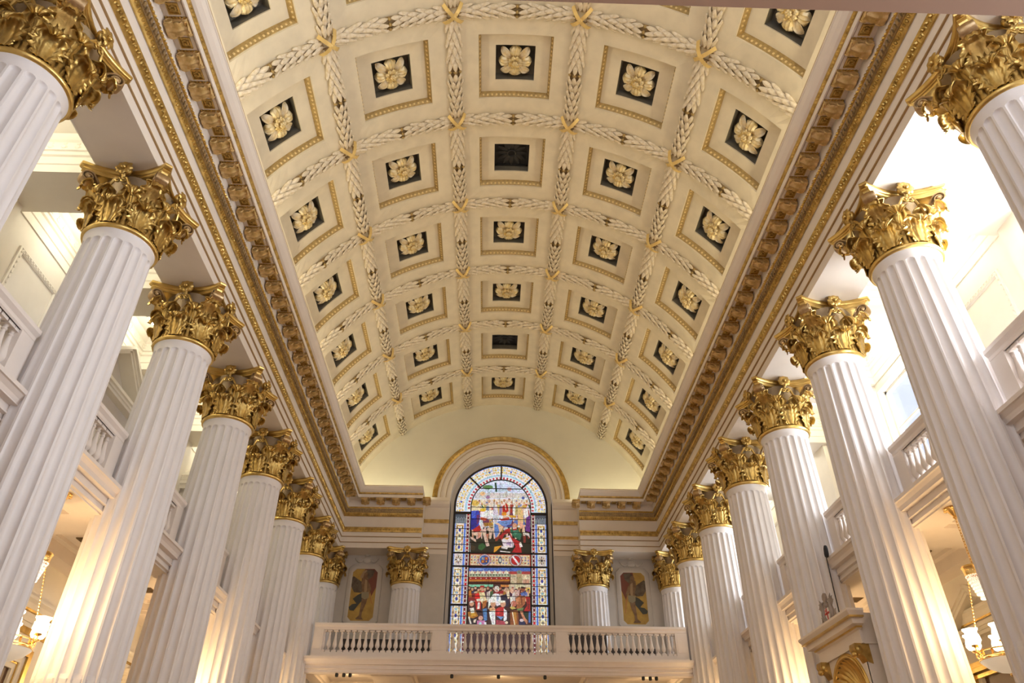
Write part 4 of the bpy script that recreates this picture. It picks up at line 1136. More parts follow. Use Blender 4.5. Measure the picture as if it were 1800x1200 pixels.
scene("e9f0ff -150,1631 143,1636 141,1481 -144,1476;d9e6f8 -81,1621 69,1624 100,1577 -107,1573;e3ddd8 -124,1573 127,1577 127,1545 -123,1541;c9c6cf -60,1574 -53,1574 -52,1542 -59,1542;cfc6c0 22,1576 29,1576 29,1543 22,1543;6f9a62 -38,1598 -44,1591 -59,1586 -76,1587 -88,1593 -88,1601 -77,1608 -60,1609 -44,1606;2f5b46 -32,1622 -23,1622 -18,1575 -27,1575;c9dce8 42,1587 37,1581 25,1578 12,1578 2,1583 2,1589 11,1594 25,1596 37,1593;e0a9a0 52,1590 49,1584 42,1580 34,1581 29,1586 29,1593 34,1598 42,1599 49,1596;eec99a -75,1565 -78,1558 -86,1554 -95,1555 -101,1561 -101,1568 -95,1574 -86,1575 -78,1572;b98db5 -52,1547 -55,1541 -60,1538 -67,1539 -72,1544 -72,1550 -68,1555 -61,1556 -55,1553;f4e9dc -145,1540 140,1545 140,1474 -142,1469;f2e3d0 -143,1515 -125,1517 -120,1456 -143,1455;d9a66a -130,1502 -112,1499 -108,1456 -131,1456;e8d7c4 -118,1511 -100,1500 -96,1456 -118,1456;b24a3c -105,1498 -87,1501 -83,1456 -106,1456;f6f0ea -93,1506 -75,1501 -71,1457 -94,1456;c9b27a -80,1514 -63,1502 -59,1457 -81,1456;8d9fc9 -68,1502 -50,1503 -47,1457 -69,1457;f0dcc8 -55,1510 -38,1504 -34,1457 -57,1457;d4574a -43,1497 -25,1505 -22,1457 -45,1457;e9e2ef -31,1505 -13,1506 -10,1458 -32,1457;d9c27e -18,1514 -1,1507 3,1458 -20,1457;a98fb0 -6,1501 12,1508 15,1458 -8,1458;f2e3d0 7,1509 24,1509 27,1458 5,1458;d9a66a 19,1518 37,1510 40,1458 17,1458;e8d7c4 32,1505 49,1511 52,1459 29,1458;b24a3c 44,1513 61,1512 64,1459 42,1458;f6f0ea 56,1500 74,1513 77,1459 54,1459;c9b27a 69,1509 86,1513 89,1459 66,1459;8d9fc9 81,1517 99,1514 101,1459 79,1459;f0dcc8 94,1504 111,1515 114,1460 91,1459;d4574a 106,1512 124,1516 126,1460 103,1460;e9e2ef 118,1499 136,1517 138,1460 116,1460;e6bfa4 -132,1530 -134,1524 -139,1523 -143,1527 -143,1534 -139,1538 -134,1536;c79a3e -144,1533 -138,1541 -131,1533;d9a684 -120,1520 -122,1514 -127,1512 -131,1517 -131,1523 -127,1528 -122,1526;ead0bc -108,1510 -110,1504 -114,1502 -119,1507 -119,1513 -115,1518 -110,1516;e6bfa4 -96,1522 -98,1516 -103,1514 -107,1518 -107,1525 -104,1530 -99,1528;8c3b2c -109,1525 -102,1533 -96,1525;d9a684 -84,1512 -86,1506 -91,1504 -95,1508 -95,1515 -92,1519 -87,1518;ead0bc -73,1524 -75,1518 -80,1516 -84,1520 -84,1527 -80,1531 -75,1530;e6bfa4 -61,1514 -63,1508 -68,1506 -72,1510 -72,1517 -68,1521 -63,1520;6d7fb8 -73,1516 -67,1524 -60,1517;d9a684 -49,1526 -51,1520 -56,1518 -60,1522 -60,1529 -57,1533 -52,1532;ead0bc -37,1516 -39,1509 -44,1508 -48,1512 -48,1519 -45,1523 -40,1522;e6bfa4 -26,1528 -28,1521 -33,1520 -37,1524 -37,1531 -33,1535 -28,1534;d8b75a -38,1530 -32,1538 -25,1530;d9a684 -14,1517 -16,1511 -21,1510 -25,1514 -25,1521 -21,1525 -16,1524;ead0bc -2,1529 -4,1523 -9,1522 -13,1526 -13,1533 -9,1537 -5,1536;e6bfa4 10,1519 7,1513 3,1512 -1,1516 -1,1522 2,1527 7,1525;c79a3e -3,1522 4,1530 10,1522;d9a684 21,1531 19,1525 14,1523 10,1528 10,1534 14,1539 19,1537;ead0bc 33,1521 31,1515 26,1513 22,1518 22,1524 26,1529 31,1527;e6bfa4 45,1533 43,1527 38,1525 34,1529 34,1536 38,1541 43,1539;8c3b2c 33,1536 39,1544 45,1536;d9a684 57,1523 55,1517 50,1515 46,1519 46,1526 50,1530 54,1529;ead0bc 68,1513 66,1507 61,1505 58,1509 58,1516 61,1520 66,1519;e6bfa4 80,1525 78,1519 73,1517 69,1521 69,1528 73,1532 78,1531;6d7fb8 68,1527 74,1535 81,1528;d9a684 92,1515 90,1508 85,1507 81,1511 81,1518 85,1522 90,1521;ead0bc 104,1527 102,1520 97,1519 93,1523 93,1530 97,1534 102,1533;e6bfa4 116,1516 113,1510 109,1509 105,1513 105,1520 109,1524 113,1523;d8b75a 103,1519 110,1527 116,1519;d9a684 127,1528 125,1522 120,1521 117,1525 117,1532 120,1536 125,1535;ead0bc 139,1518 137,1512 132,1511 128,1515 128,1522 132,1526 137,1524;3f4f9a 23,1423 36,1427 45,1384 27,1380 18,1399;ead0bc 36,1429 34,1424 30,1423 26,1426 26,1432 30,1435 34,1434;e9dcc4 105,1482 116,1485 123,1441 108,1437 101,1457;e6c9b0 -131,1467 -121,1471 -113,1429 -126,1425 -134,1444;ead0bc -120,1473 -122,1468 -126,1467 -129,1470 -129,1476 -126,1480 -122,1478;6d83c0 -119,1460 -106,1464 -97,1433 -114,1430 -123,1444;6d83c0 105,1423 113,1426 118,1387 107,1383 101,1401;ead0bc 115,1428 113,1423 109,1422 106,1425 106,1431 109,1435 113,1434;f0e2d0 24,1472 32,1476 37,1434 27,1430 22,1449;c9b07a 66,1407 75,1410 80,1386 69,1384 63,1394;e6bfa4 76,1412 75,1407 70,1406 67,1409 67,1415 70,1419 75,1417;3f4f9a 3,1428 12,1432 18,1389 6,1384 0,1404;e6c9b0 -90,1404 -79,1407 -73,1386 -86,1384 -93,1393;e6bfa4 -79,1409 -80,1404 -84,1403 -88,1406 -88,1412 -85,1416 -81,1414;a8642e 110,1463 120,1467 125,1426 112,1422 105,1440;8a4a6a -142,1426 -132,1429 -125,1401 -138,1399 -146,1411;d9a684 -131,1431 -133,1426 -137,1425 -141,1428 -141,1434 -138,1438 -133,1436;8a4a6a 44,1468 55,1472 62,1447 47,1444 39,1455;b9403a 118,1482 132,1486 139,1445 122,1441 113,1459;ead0bc 131,1488 129,1483 125,1482 122,1485 122,1491 125,1495 130,1494;b9403a 68,1454 80,1458 87,1437 72,1435 63,1443;f0e2d0 45,1433 60,1437 69,1413 49,1411 39,1421;d9a684 59,1439 57,1434 53,1432 49,1436 49,1441 53,1445 57,1444;d9a95a -52,1453 -40,1457 -33,1417 -47,1413 -56,1431;e6c9b0 16,1420 26,1424 32,1396 19,1393 12,1405;e6bfa4 27,1426 25,1421 21,1419 17,1423 17,1428 21,1432 25,1431;8a4a6a -87,1440 -77,1443 -71,1419 -84,1417 -91,1427;6d83c0 106,1440 116,1444 122,1416 109,1413 102,1425;e6bfa4 117,1446 115,1441 111,1439 108,1443 108,1449 111,1452 115,1451;3f4f9a 26,1425 36,1429 42,1396 29,1393 22,1408;f0e2d0 -130,1401 -119,1405 -111,1375 -126,1372 -134,1385;ead0bc -118,1407 -120,1402 -124,1401 -128,1404 -128,1410 -125,1413 -120,1412;b9403a 17,1416 27,1420 34,1390 20,1387 12,1400;f0e2d0 119,1433 133,1437 141,1408 123,1405 113,1418;e6bfa4 132,1439 130,1434 126,1432 123,1436 123,1442 126,1445 130,1444;e6c9b0 123,1439 131,1443 136,1400 125,1396 119,1416;8a4a6a -114,1445 -106,1449 -99,1408 -110,1404 -117,1423;e6bfa4 -104,1451 -106,1446 -110,1445 -114,1448 -114,1454 -111,1457 -106,1456;4f6f4a -23,1402 -9,1406 0,1362 -18,1358 -28,1378;4f6f4a 116,1429 126,1433 132,1405 119,1403 112,1415;d9a684 127,1435 125,1430 121,1428 117,1432 117,1437 121,1441 125,1440;6d83c0 98,1475 112,1479 120,1445 102,1441 92,1456;8a4a6a 26,1443 36,1446 42,1423 29,1421 22,1431;ead0bc 37,1448 35,1443 31,1442 27,1445 27,1451 31,1455 35,1453;c9b07a 68,1414 78,1418 84,1378 71,1375 64,1392;3f4f9a 42,1430 55,1433 64,1404 46,1401 37,1414;ead0bc 55,1435 53,1430 49,1429 46,1432 46,1438 49,1442 53,1441;8a4a6a -70,1442 -57,1446 -48,1409 -65,1405 -75,1422;4f6f4a 116,1457 125,1460 130,1419 118,1415 112,1434;ead0bc 126,1463 124,1457 120,1456 117,1460 117,1465 120,1469 124,1468;d8d0dc 66,1457 75,1461 81,1433 69,1430 62,1442;3f4f9a 31,1419 41,1423 48,1387 35,1383 28,1399;d9a684 42,1425 41,1420 36,1418 33,1422 33,1427 36,1431 41,1430;c9b07a -51,1414 -37,1418 -28,1381 -46,1377 -56,1394;c9b07a 114,1443 126,1446 132,1422 117,1419 109,1430;d9a684 126,1448 124,1443 120,1442 117,1445 117,1451 120,1455 124,1453;a8642e -70,1475 -57,1478 -49,1447 -65,1444 -74,1458;a8642e 66,1437 78,1440 86,1410 70,1407 61,1420;ead0bc 78,1443 76,1437 72,1436 69,1439 69,1445 72,1449 76,1448;6d83c0 64,1432 77,1436 85,1415 68,1413 59,1421;6d83c0 16,1432 24,1436 30,1397 19,1394 12,1411;ead0bc 26,1438 24,1433 20,1432 16,1435 16,1441 20,1445 24,1443;6d83c0 48,1404 63,1408 72,1384 52,1381 42,1392;e6c9b0 -113,1403 -102,1407 -95,1373 -109,1370 -117,1385;d9a684 -102,1409 -103,1404 -108,1402 -111,1406 -111,1411 -108,1415 -104,1414;3f4f9a -47,1428 -39,1432 -34,1406 -44,1404 -50,1415;e6c9b0 100,1484 111,1488 117,1460 103,1457 96,1469;e6bfa4 112,1490 110,1485 106,1483 102,1487 102,1493 106,1496 110,1495;8a4a6a 40,1439 55,1443 64,1409 44,1406 34,1421;1d2410 -141,1397 139,1401 138,1279 -136,1275;d9a684 -135,1395 -126,1397 -123,1343 -128,1341;e0c4b2 -115,1395 -107,1397 -103,1343 -110,1341;e6d0c0 -96,1396 -87,1398 -83,1344 -87,1342;e0c4b2 -76,1396 -67,1398 -64,1344 -72,1342;e0c4b2 -56,1396 -48,1398 -44,1344 -50,1342;e6d0c0 -36,1397 -28,1399 -19,1345 -30,1343;8f3b30 -17,1397 -8,1399 0,1345 -10,1343;b58a3e 3,1397 12,1399 12,1345 9,1343;e0c4b2 23,1398 32,1400 36,1345 27,1344;e0c4b2 43,1398 51,1400 54,1346 47,1344;e6d0c0 63,1398 71,1400 75,1346 67,1344;b58a3e 82,1399 91,1401 93,1346 89,1345;e6d0c0 102,1399 111,1401 115,1347 105,1345;8f3b30 122,1399 130,1401 134,1347 126,1345;e6c56a -101,1516 -106,1506 -118,1501 -132,1502 -141,1510 -142,1520 -133,1528 -119,1530 -106,1525;f2e6c0 -136,1498 -98,1505 -91,1477 -137,1476;3a4fc4 -141,1476 -104,1479 -95,1456 -104,1385 -139,1385;27339a -136,1435 -109,1435 -111,1389 -137,1388;5a78d8 -136,1473 -117,1475 -120,1445 -133,1442;c4282c -129,1385 -97,1409 -88,1382 -120,1373;7b3a76 -113,1456 -98,1460 -99,1425 -110,1406;f5f1ee -96,1472 -64,1481 -35,1462 -43,1434 -76,1437 -97,1454;fdfbf5 -64,1478 -34,1482 -30,1457 -47,1447;edc43c -70,1482 -73,1476 -81,1473 -91,1474 -97,1478 -97,1484 -91,1489 -82,1491 -74,1488;4b7a3e -95,1512 -78,1493 -88,1490;d9653c -96,1447 -63,1441 -69,1430 -93,1431;b58a3e -81,1418 -36,1422 -34,1407 -75,1400;dfe9ea -94,1432 -84,1432 -81,1388 -91,1387;e3c8b4 -88,1387 -75,1388 -49,1311 -63,1306;e0c4b2 -62,1396 -32,1393 -43,1343 -53,1347 -45,1380 -65,1383;e2a98c -104,1377 -87,1377 -91,1352 -102,1342;c98a6c -68,1364 -54,1368 -57,1336;e9c9b6 -133,1371 -112,1373 -113,1357 -128,1360;dcc0ae -140,1353 -113,1340 -110,1325 -136,1342;2f6b3a -99,1313 -80,1324 -65,1307 -85,1287 -101,1297;4f3b20 -134,1313 -112,1306 -117,1287 -137,1293;d8d4d8 -34,1457 -9,1454 -15,1426 -22,1394 -29,1409;e4d8e6 -38,1499 -18,1500 -10,1458 -34,1457;ce2b22 7,1500 26,1518 34,1501 36,1478 20,1463 8,1465;efe3d0 16,1518 19,1520 26,1483 22,1483;e59a2e 28,1463 25,1457 18,1453 9,1454 4,1459 4,1467 9,1472 18,1474 25,1470;f0cdb4 26,1448 24,1441 19,1438 13,1439 9,1444 9,1451 13,1456 19,1457 24,1454;c94a40 -8,1444 3,1439 20,1444 41,1448 38,1429 20,1423 0,1432;7f9fd6 -16,1426 3,1430 56,1436 48,1414 20,1406 -9,1407;e2b13e 33,1458 73,1456 70,1445 46,1446;e9c2a4 -23,1416 -10,1419 14,1399 1,1375 -17,1340 -26,1353 -9,1382;6f92cc -29,1416 -12,1409 -5,1375 -21,1346 -29,1375;d8d2d6 36,1391 33,1385 26,1382 18,1383 13,1388 13,1394 18,1399 26,1400 33,1397;a04a30 -25,1348 -5,1355 -12,1335 -23,1331;b9232c -5,1355 24,1389 43,1396 47,1376 17,1362 5,1335;ecdde4 5,1340 44,1362 65,1333 58,1304 15,1303;b79fc0 21,1325 50,1332 47,1309;e2b04e 14,1348 44,1352 31,1339;c01f2a 37,1389 55,1349 90,1330 98,1280 51,1279 70,1308 45,1354;3a7f62 43,1390 76,1393 98,1367 90,1339 65,1352 47,1372;61a487 57,1383 80,1377 70,1363;e0ac90 77,1405 74,1396 67,1390 59,1392 54,1400 54,1410 59,1418 67,1420 74,1415;f1e9e4 56,1397 74,1397 70,1385 59,1385;c8372c 55,1391 76,1395 75,1387 57,1385;e0a63c -27,1306 7,1312 -19,1285 -30,1277;eee6de 5,1310 38,1309 31,1295 5,1300;f3eee4 -1,1288 47,1283 44,1280 -1,1284;ecc98e 80,1494 97,1502 107,1446 103,1401 80,1411;f6f1ea 106,1488 127,1495 130,1446 110,1444;7a3a92 119,1446 137,1461 137,1377 115,1383;eab79a 80,1428 96,1432 106,1411 94,1390;e9bb9a 102,1411 117,1411 99,1372;8f3b30 104,1360 117,1359 116,1325 106,1325;f4ede6 85,1326 94,1330 102,1308 89,1305;e0d6d0 106,1377 132,1371 135,1350 126,1360 108,1367;d9b25a 123,1502 120,1497 113,1494 106,1494 101,1499 101,1505 106,1509 113,1510 120,1507;5566b0 112,1545 111,1540 106,1537 101,1538 98,1542 98,1547 101,1551 106,1552 111,1549;3f6a38 125,1513 138,1509 138,1488;f0e08a -94,1527 -91,1527 -69,1481 -72,1481;5a3a2a -33,1528 -30,1528 -33,1478 -35,1478;f0e08a 82,1551 84,1551 74,1501 72,1501;f0e08a -46,1429 -43,1429 -31,1409 -34,1409", 'battle_scene', [('e9f0ff', [(-MW, 12.79), (MW, 12.79)] + arch(MW))])
scene("4a1d18 -140,1209 138,1213 135,962 -130,958;5b7fc4 -139,1209 136,1213 136,1197 -138,1193;88a6dc -136,1207 -72,1208 -71,1201 -136,1201;b94a4a 41,1196 136,1197 136,1184 41,1183;d8b7a6 -138,1194 44,1197 44,1183 -138,1180;efe6cf -136,1183 -125,1199 -112,1183;b5413c -114,1184 -111,1194 -108,1184;efe6cf -111,1183 -99,1199 -87,1184;b5413c -89,1184 -86,1194 -83,1184;efe6cf -86,1184 -74,1199 -61,1184;b5413c -64,1185 -60,1195 -57,1185;efe6cf -60,1184 -49,1200 -36,1184;b5413c -38,1185 -35,1195 -32,1185;efe6cf -35,1184 -23,1200 -11,1185;b5413c -13,1185 -10,1196 -7,1185;efe6cf -10,1185 2,1200 15,1185;b5413c 13,1186 16,1196 19,1186;efe6cf 16,1185 28,1201 40,1185;b5413c 38,1186 41,1196 44,1186;b9bda2 -138,1183 46,1185 46,1171 -137,1169;5d6a5a -135,1180 -125,1180 -130,1172;5d6a5a -122,1180 -112,1181 -117,1172;5d6a5a -109,1181 -99,1181 -104,1172;5d6a5a -97,1181 -86,1181 -91,1172;5d6a5a -84,1181 -74,1181 -78,1172;5d6a5a -71,1181 -61,1181 -66,1172;5d6a5a -58,1181 -48,1181 -53,1173;5d6a5a -45,1181 -35,1182 -40,1173;5d6a5a -32,1182 -22,1182 -27,1173;5d6a5a -20,1182 -9,1182 -14,1173;5d6a5a -7,1182 3,1182 -1,1173;5d6a5a 6,1182 16,1182 11,1174;5d6a5a 19,1182 29,1183 24,1174;5d6a5a 32,1183 42,1183 37,1174;a82424 -137,1169 46,1171 46,1160 -137,1157;c2852e -137,1157 46,1160 46,1152 -136,1149;6e3016 -136,1149 46,1152 46,1140 -136,1137;f2dfd0 -127,1163 -128,1161 -131,1161 -132,1163 -131,1165 -128,1165;f2dfd0 -104,1163 -105,1161 -108,1161 -109,1163 -108,1165 -105,1165;f2dfd0 -81,1163 -82,1161 -85,1161 -86,1163 -85,1165 -82,1165;f2dfd0 -58,1164 -59,1162 -62,1162 -63,1164 -62,1166 -59,1166;f2dfd0 -35,1164 -36,1162 -39,1162 -40,1164 -39,1166 -36,1166;f2dfd0 -12,1164 -13,1162 -16,1162 -17,1164 -16,1166 -13,1166;f2dfd0 11,1165 10,1163 7,1163 5,1165 7,1167 9,1167;f2dfd0 34,1165 32,1163 30,1163 28,1165 30,1167 32,1167;4d1f14 46,1167 69,1153 65,1142 46,1142;d6c6a6 47,1183 136,1184 136,1141 48,1140;8f9384 99,1193 96,1187 89,1184 80,1185 75,1190 75,1196 80,1200 89,1202 96,1199;c9b48a 75,1185 99,1185 99,1142 75,1141;efe3c0 102,1162 117,1181 132,1162;d0a68c 103,1162 131,1162 131,1143 103,1143;b9a88c 51,1178 68,1178 68,1171 51,1171;9c8a6a 75,1173 77,1173 77,1143 75,1143;9c8a6a 80,1173 82,1173 82,1143 80,1143;9c8a6a 85,1173 87,1173 87,1143 85,1143;9c8a6a 90,1173 92,1173 92,1143 90,1143;9c8a6a 96,1173 97,1173 97,1143 95,1143;8fd0b0 -137,1135 -29,1137 -29,1126 -137,1125;d9954e 4,1136 41,1136 41,1127 4,1127;d9cdb0 41,1138 136,1139 136,1117 41,1116;e6c66a 117,1125 135,1125 135,1101 116,1101;7a2a22 -141,1110 -124,1109 -120,1062 -140,1061;3c4a7a -126,1100 -110,1109 -107,1062 -126,1061;d7b69c -112,1103 -96,1109 -93,1062 -112,1062;b5862e -98,1106 -82,1109 -79,1062 -99,1062;c43030 -85,1110 -68,1110 -65,1062 -85,1062;5a2c4a -70,1100 -54,1110 -51,1062 -71,1062;e0d6cc -56,1103 -40,1110 -37,1063 -57,1062;4c6a42 -42,1106 -26,1110 -23,1063 -43,1063;7a2a22 -28,1109 -12,1110 -9,1063 -29,1063;3c4a7a -14,1099 2,1110 5,1063 -15,1063;d7b69c 0,1102 16,1111 18,1063 -1,1063;b5862e 14,1105 30,1111 32,1064 13,1063;c43030 28,1109 44,1111 46,1064 26,1063;5a2c4a 42,1112 58,1111 60,1064 40,1064;e0d6cc 56,1102 72,1111 74,1064 54,1064;4c6a42 70,1105 86,1112 88,1064 68,1064;7a2a22 84,1108 100,1112 102,1064 82,1064;3c4a7a 98,1111 114,1112 116,1065 96,1064;d7b69c 112,1101 129,1112 130,1065 110,1065;d9ae92 -129,1121 -131,1115 -135,1114 -139,1118 -140,1124 -136,1128 -131,1126;6b3a22 -140,1123 -137,1129 -131,1129 -129,1124;c99676 -115,1113 -117,1108 -121,1107 -125,1110 -126,1116 -122,1120 -117,1119;c9b89a -126,1116 -123,1121 -117,1121 -115,1116;e0bda4 -101,1121 -103,1115 -108,1114 -112,1117 -112,1123 -108,1127 -104,1126;a02a26 -113,1123 -109,1128 -104,1128 -101,1123;d9ae92 -87,1113 -89,1108 -94,1106 -98,1110 -98,1116 -94,1120 -90,1119;2a2430 -99,1116 -95,1121 -90,1121 -87,1116;c99676 -74,1120 -76,1115 -81,1113 -85,1117 -85,1123 -81,1127 -76,1126;6b3a22 -85,1123 -82,1128 -76,1128 -74,1123;e0bda4 -60,1113 -62,1107 -67,1106 -71,1110 -71,1116 -67,1120 -62,1118;c9b89a -71,1115 -68,1121 -62,1121 -60,1116;d9ae92 -46,1120 -48,1115 -53,1113 -57,1117 -57,1123 -54,1127 -49,1125;a02a26 -58,1123 -54,1128 -49,1128 -46,1123;c99676 -33,1113 -35,1107 -39,1106 -43,1109 -43,1115 -40,1119 -35,1118;2a2430 -44,1115 -40,1120 -35,1121 -33,1115;e0bda4 -19,1120 -21,1114 -26,1113 -30,1117 -30,1123 -26,1126 -21,1125;6b3a22 -30,1122 -27,1128 -22,1128 -19,1122;d9ae92 -5,1112 -7,1107 -12,1106 -16,1109 -16,1115 -12,1119 -7,1118;c9b89a -17,1115 -13,1120 -8,1120 -5,1115;c99676 8,1119 6,1114 2,1113 -2,1116 -2,1122 1,1126 6,1125;a02a26 -3,1122 1,1127 6,1127 8,1122;e0bda4 22,1112 20,1107 15,1105 11,1109 11,1115 15,1119 20,1117;2a2430 11,1115 14,1120 20,1120 22,1115;d9ae92 36,1119 34,1114 29,1112 25,1116 25,1122 29,1126 34,1125;6b3a22 24,1122 28,1127 33,1127 36,1122;c99676 50,1112 48,1106 43,1105 39,1109 39,1115 43,1118 47,1117;c9b89a 38,1114 42,1120 47,1120 50,1114;e0bda4 63,1119 61,1113 56,1112 52,1116 52,1122 56,1126 61,1124;a02a26 52,1121 56,1127 61,1127 63,1122;d9ae92 77,1111 75,1106 70,1105 66,1108 66,1114 70,1118 75,1117;2a2430 66,1114 69,1119 75,1119 77,1114;c99676 91,1119 89,1113 84,1112 80,1115 80,1121 84,1125 89,1124;6b3a22 79,1121 83,1126 88,1127 91,1121;e0bda4 104,1111 102,1106 97,1104 94,1108 94,1114 98,1118 102,1117;c9b89a 93,1114 97,1119 102,1119 104,1114;d9ae92 118,1118 116,1113 111,1111 107,1115 107,1121 111,1125 116,1124;a02a26 107,1121 111,1126 116,1126 118,1121;c99676 132,1111 130,1105 125,1104 121,1108 121,1114 125,1118 130,1116;2a2430 121,1113 124,1119 130,1119 132,1114;8f2020 -135,1097 -102,1098 -101,1065 -134,1065;c9852e -135,1107 -126,1110 -121,1081 -134,1081;c8201f -107,1065 -81,1065 -81,1028 -100,1028;e02626 -80,1082 -83,1071 -92,1065 -101,1067 -108,1076 -109,1088 -102,1097 -93,1099 -84,1093;ecdcae -90,1101 -67,1102 -56,1067 -66,1041 -81,1062;efe2cc -101,1072 -68,1078 -68,1065 -97,1062;d9ab8c -70,1116 -72,1109 -77,1106 -82,1107 -86,1112 -87,1119 -83,1124 -77,1125 -72,1122;b02a28 -89,1122 -85,1131 -68,1131 -67,1123;f3ede6 -96,1030 -86,1031 -85,1058 -94,1058;c07a34 -74,1062 -54,1069 -59,1043 -73,1030;f4f2ee -48,1066 -29,1094 -7,1101 6,1076 4,1050 -11,1043 -25,1063 -43,1043 -49,1029;b9c3d6 -15,1089 -2,1089 -4,1070 -11,1063;e6ddd4 -1,1117 -4,1108 -11,1103 -19,1105 -24,1112 -24,1121 -19,1129 -11,1131 -4,1126;d8a08c -6,1110 -7,1107 -11,1105 -15,1106 -18,1108 -18,1112 -15,1115 -11,1115 -8,1114;a3202a -25,1099 3,1109 18,1112 16,1096 -9,1096;2c2748 4,1088 31,1096 42,1070 39,1043 15,1040 6,1068;ecd9bf 24,1122 40,1116 45,1083 37,1073 30,1096;d9b696 39,1113 37,1106 31,1102 25,1103 21,1109 21,1117 25,1123 31,1125 37,1121;e8b9a0 64,1110 62,1102 57,1098 51,1099 47,1105 47,1113 51,1120 57,1121 62,1117;dcb6ae 66,1110 88,1113 86,1090 68,1077;e9e2da 45,1083 60,1090 62,1064 48,1054;b9764a 68,1075 91,1092 113,1086 112,1055 91,1032 73,1034 78,1058;8a4a2c 91,1084 98,1084 101,1048 96,1048;d69468 71,1074 86,1082 83,1055 75,1051;c01e26 112,1087 132,1085 133,1025 106,1024 121,1049;8a1420 120,1078 128,1078 129,1033 123,1033;6f86c4 91,1100 120,1105 123,1090 95,1089;a25f42 112,1117 110,1110 103,1106 96,1107 91,1113 91,1120 96,1126 103,1128 110,1124;4a2c1e 91,1122 96,1129 110,1127 112,1119;b9821f -136,1016 -124,1021 -104,1025 -91,1001 -111,991 -132,994;d6a83c -128,1013 -112,1017 -99,1003 -118,998;f3eadd -129,1033 -111,1036 -107,1015 -122,1012;d6a484 -110,1053 -113,1045 -119,1041 -126,1042 -131,1048 -131,1057 -127,1063 -120,1065 -113,1060;efe6dc -131,1055 -125,1065 -114,1063 -117,1057;2a2030 -133,991 -98,991 -97,961 -132,961;e8ddd0 -134,997 -128,998 -118,968 -125,968;e9d3c2 -109,985 -98,988 -102,973 -111,974;5f8fc0 -73,1030 -55,1034 -52,985 -65,978;d08ab8 -95,982 -62,983 -60,961 -95,961;dcb09a -70,993 -72,987 -78,983 -85,984 -90,989 -90,996 -86,1001 -79,1002 -72,999;f0e9f2 -65,976 -56,976 -54,961 -63,961;b9e0e4 -75,970 -77,966 -80,964 -84,964 -87,968 -87,972 -84,975 -80,976 -77,974;dfae82 -46,1033 -24,1041 -13,1024 -40,1020;f6f3f0 -45,1021 -18,1025 -17,962 -29,962 -40,997;d9d3dc -30,1015 -25,1016 -23,967 -27,967;d8a684 -16,1053 -18,1043 -25,1038 -33,1040 -39,1047 -39,1057 -34,1065 -26,1067 -19,1062;f0ece4 -39,1058 -35,1067 -19,1065 -20,1059;c4202a -18,1029 -1,1039 20,1041 24,1005 0,998 -17,1004;e04a44 -11,1031 2,1034 4,1012 -7,1009;86a4d2 -12,1002 18,999 8,986;f6f1f4 19,1034 33,1022 32,986 19,980;b8485c -13,986 23,980 27,962 -13,962;dcae92 28,1053 25,1044 18,1039 9,1041 4,1048 3,1058 9,1065 17,1067 25,1062;f4efe8 4,1058 8,1068 25,1067 25,1060;ecd8c4 38,975 36,971 32,969 27,970 24,973 24,977 27,980 32,981 36,979;c87c66 75,1054 72,1046 64,1041 56,1042 50,1049 50,1059 56,1066 64,1068 72,1063;f3e6da 48,1038 58,1064 53,1041;cdb96a 44,1038 58,1044 73,1035 55,1030;9a5a20 45,1022 80,1027 86,963 48,963;c08a3c 58,1019 72,1021 77,969 68,969;f3e7c8 54,1020 58,1020 69,963 65,963;7f9a5e 75,1032 105,1039 101,1027 78,1026;d79a78 88,1023 101,1023 122,982 119,968 104,988;28402c 101,1016 129,1020 126,987 114,991;26305c 84,981 111,979 111,964 84,963;efe0e4 105,985 103,981 98,979 92,980 88,983 88,987 92,991 98,991 103,989;5a7fc0 127,1023 135,1023 134,976 126,976", 'procession_scene', [('4a1d18', REC(-MW, MW, ZB, 12.13))])
# the band of roundels between the two scenes
g = GB(); g.p('b8503a', REC(-MW, MW, 12.17, 12.75)); g.p('e2cfae', REC(-MW + .05, MW - .05, 12.22, 12.70))
for k in range(19):
    x = -1.28 + 2.56*k/18
    for z in (12.33, 12.46, 12.59):
        g.p(['9a86b8', 'c9a24a', 'b8503a', '7f95b8'][(k + int(z*100)) % 4], ELL(x, z, .045, .045, 4), 3)
for x, q in ((-.70, 0), (.70, 1)):
    g.p('a8382c', ELL(x, 12.46, .29, .29, 24), 4); g.p('c9b8bc', ELL(x, 12.46, .265, .265, 24), 5); g.p('8b3a34' if q else '3f6fb0', ELL(x, 12.46, .21, .21, 24), 6)
    if q: g.p('c8202a', ELL(x, 12.46, .19, .19, 20), 7); g.p('f4f2f0', [(x - .17, 12.62), (x - .10, 12.66), (x + .17, 12.30), (x + .10, 12.26)], 8)
    else:
        for a, c in (((0, 0), 'b8452c'), ((-1, 0), '4f9ac0'), ((0, -1), '2f3f8a'), ((-1, -1), 'a8602c')): g.p(c, REC(x + .15*a[0], x + .15*a[0] + .15, 12.46 + .14*a[1], 12.60 + .14*a[1]), 8)
        for u_, w_ in ((-.08, .07), (.08, -.07), (.08, .07), (-.08, -.07)): g.p('e0a63c', ELL(x + u_, 12.46 + w_, .035, .045, 6), 9)
for x in (0,): g.p('4a5a7a', ELL(x, 12.46, .09, .16, 8), 9); g.p('e9e2d0', ELL(x, 12.46, .05, .1, 8), 10)
g.build('roundel_band', win)
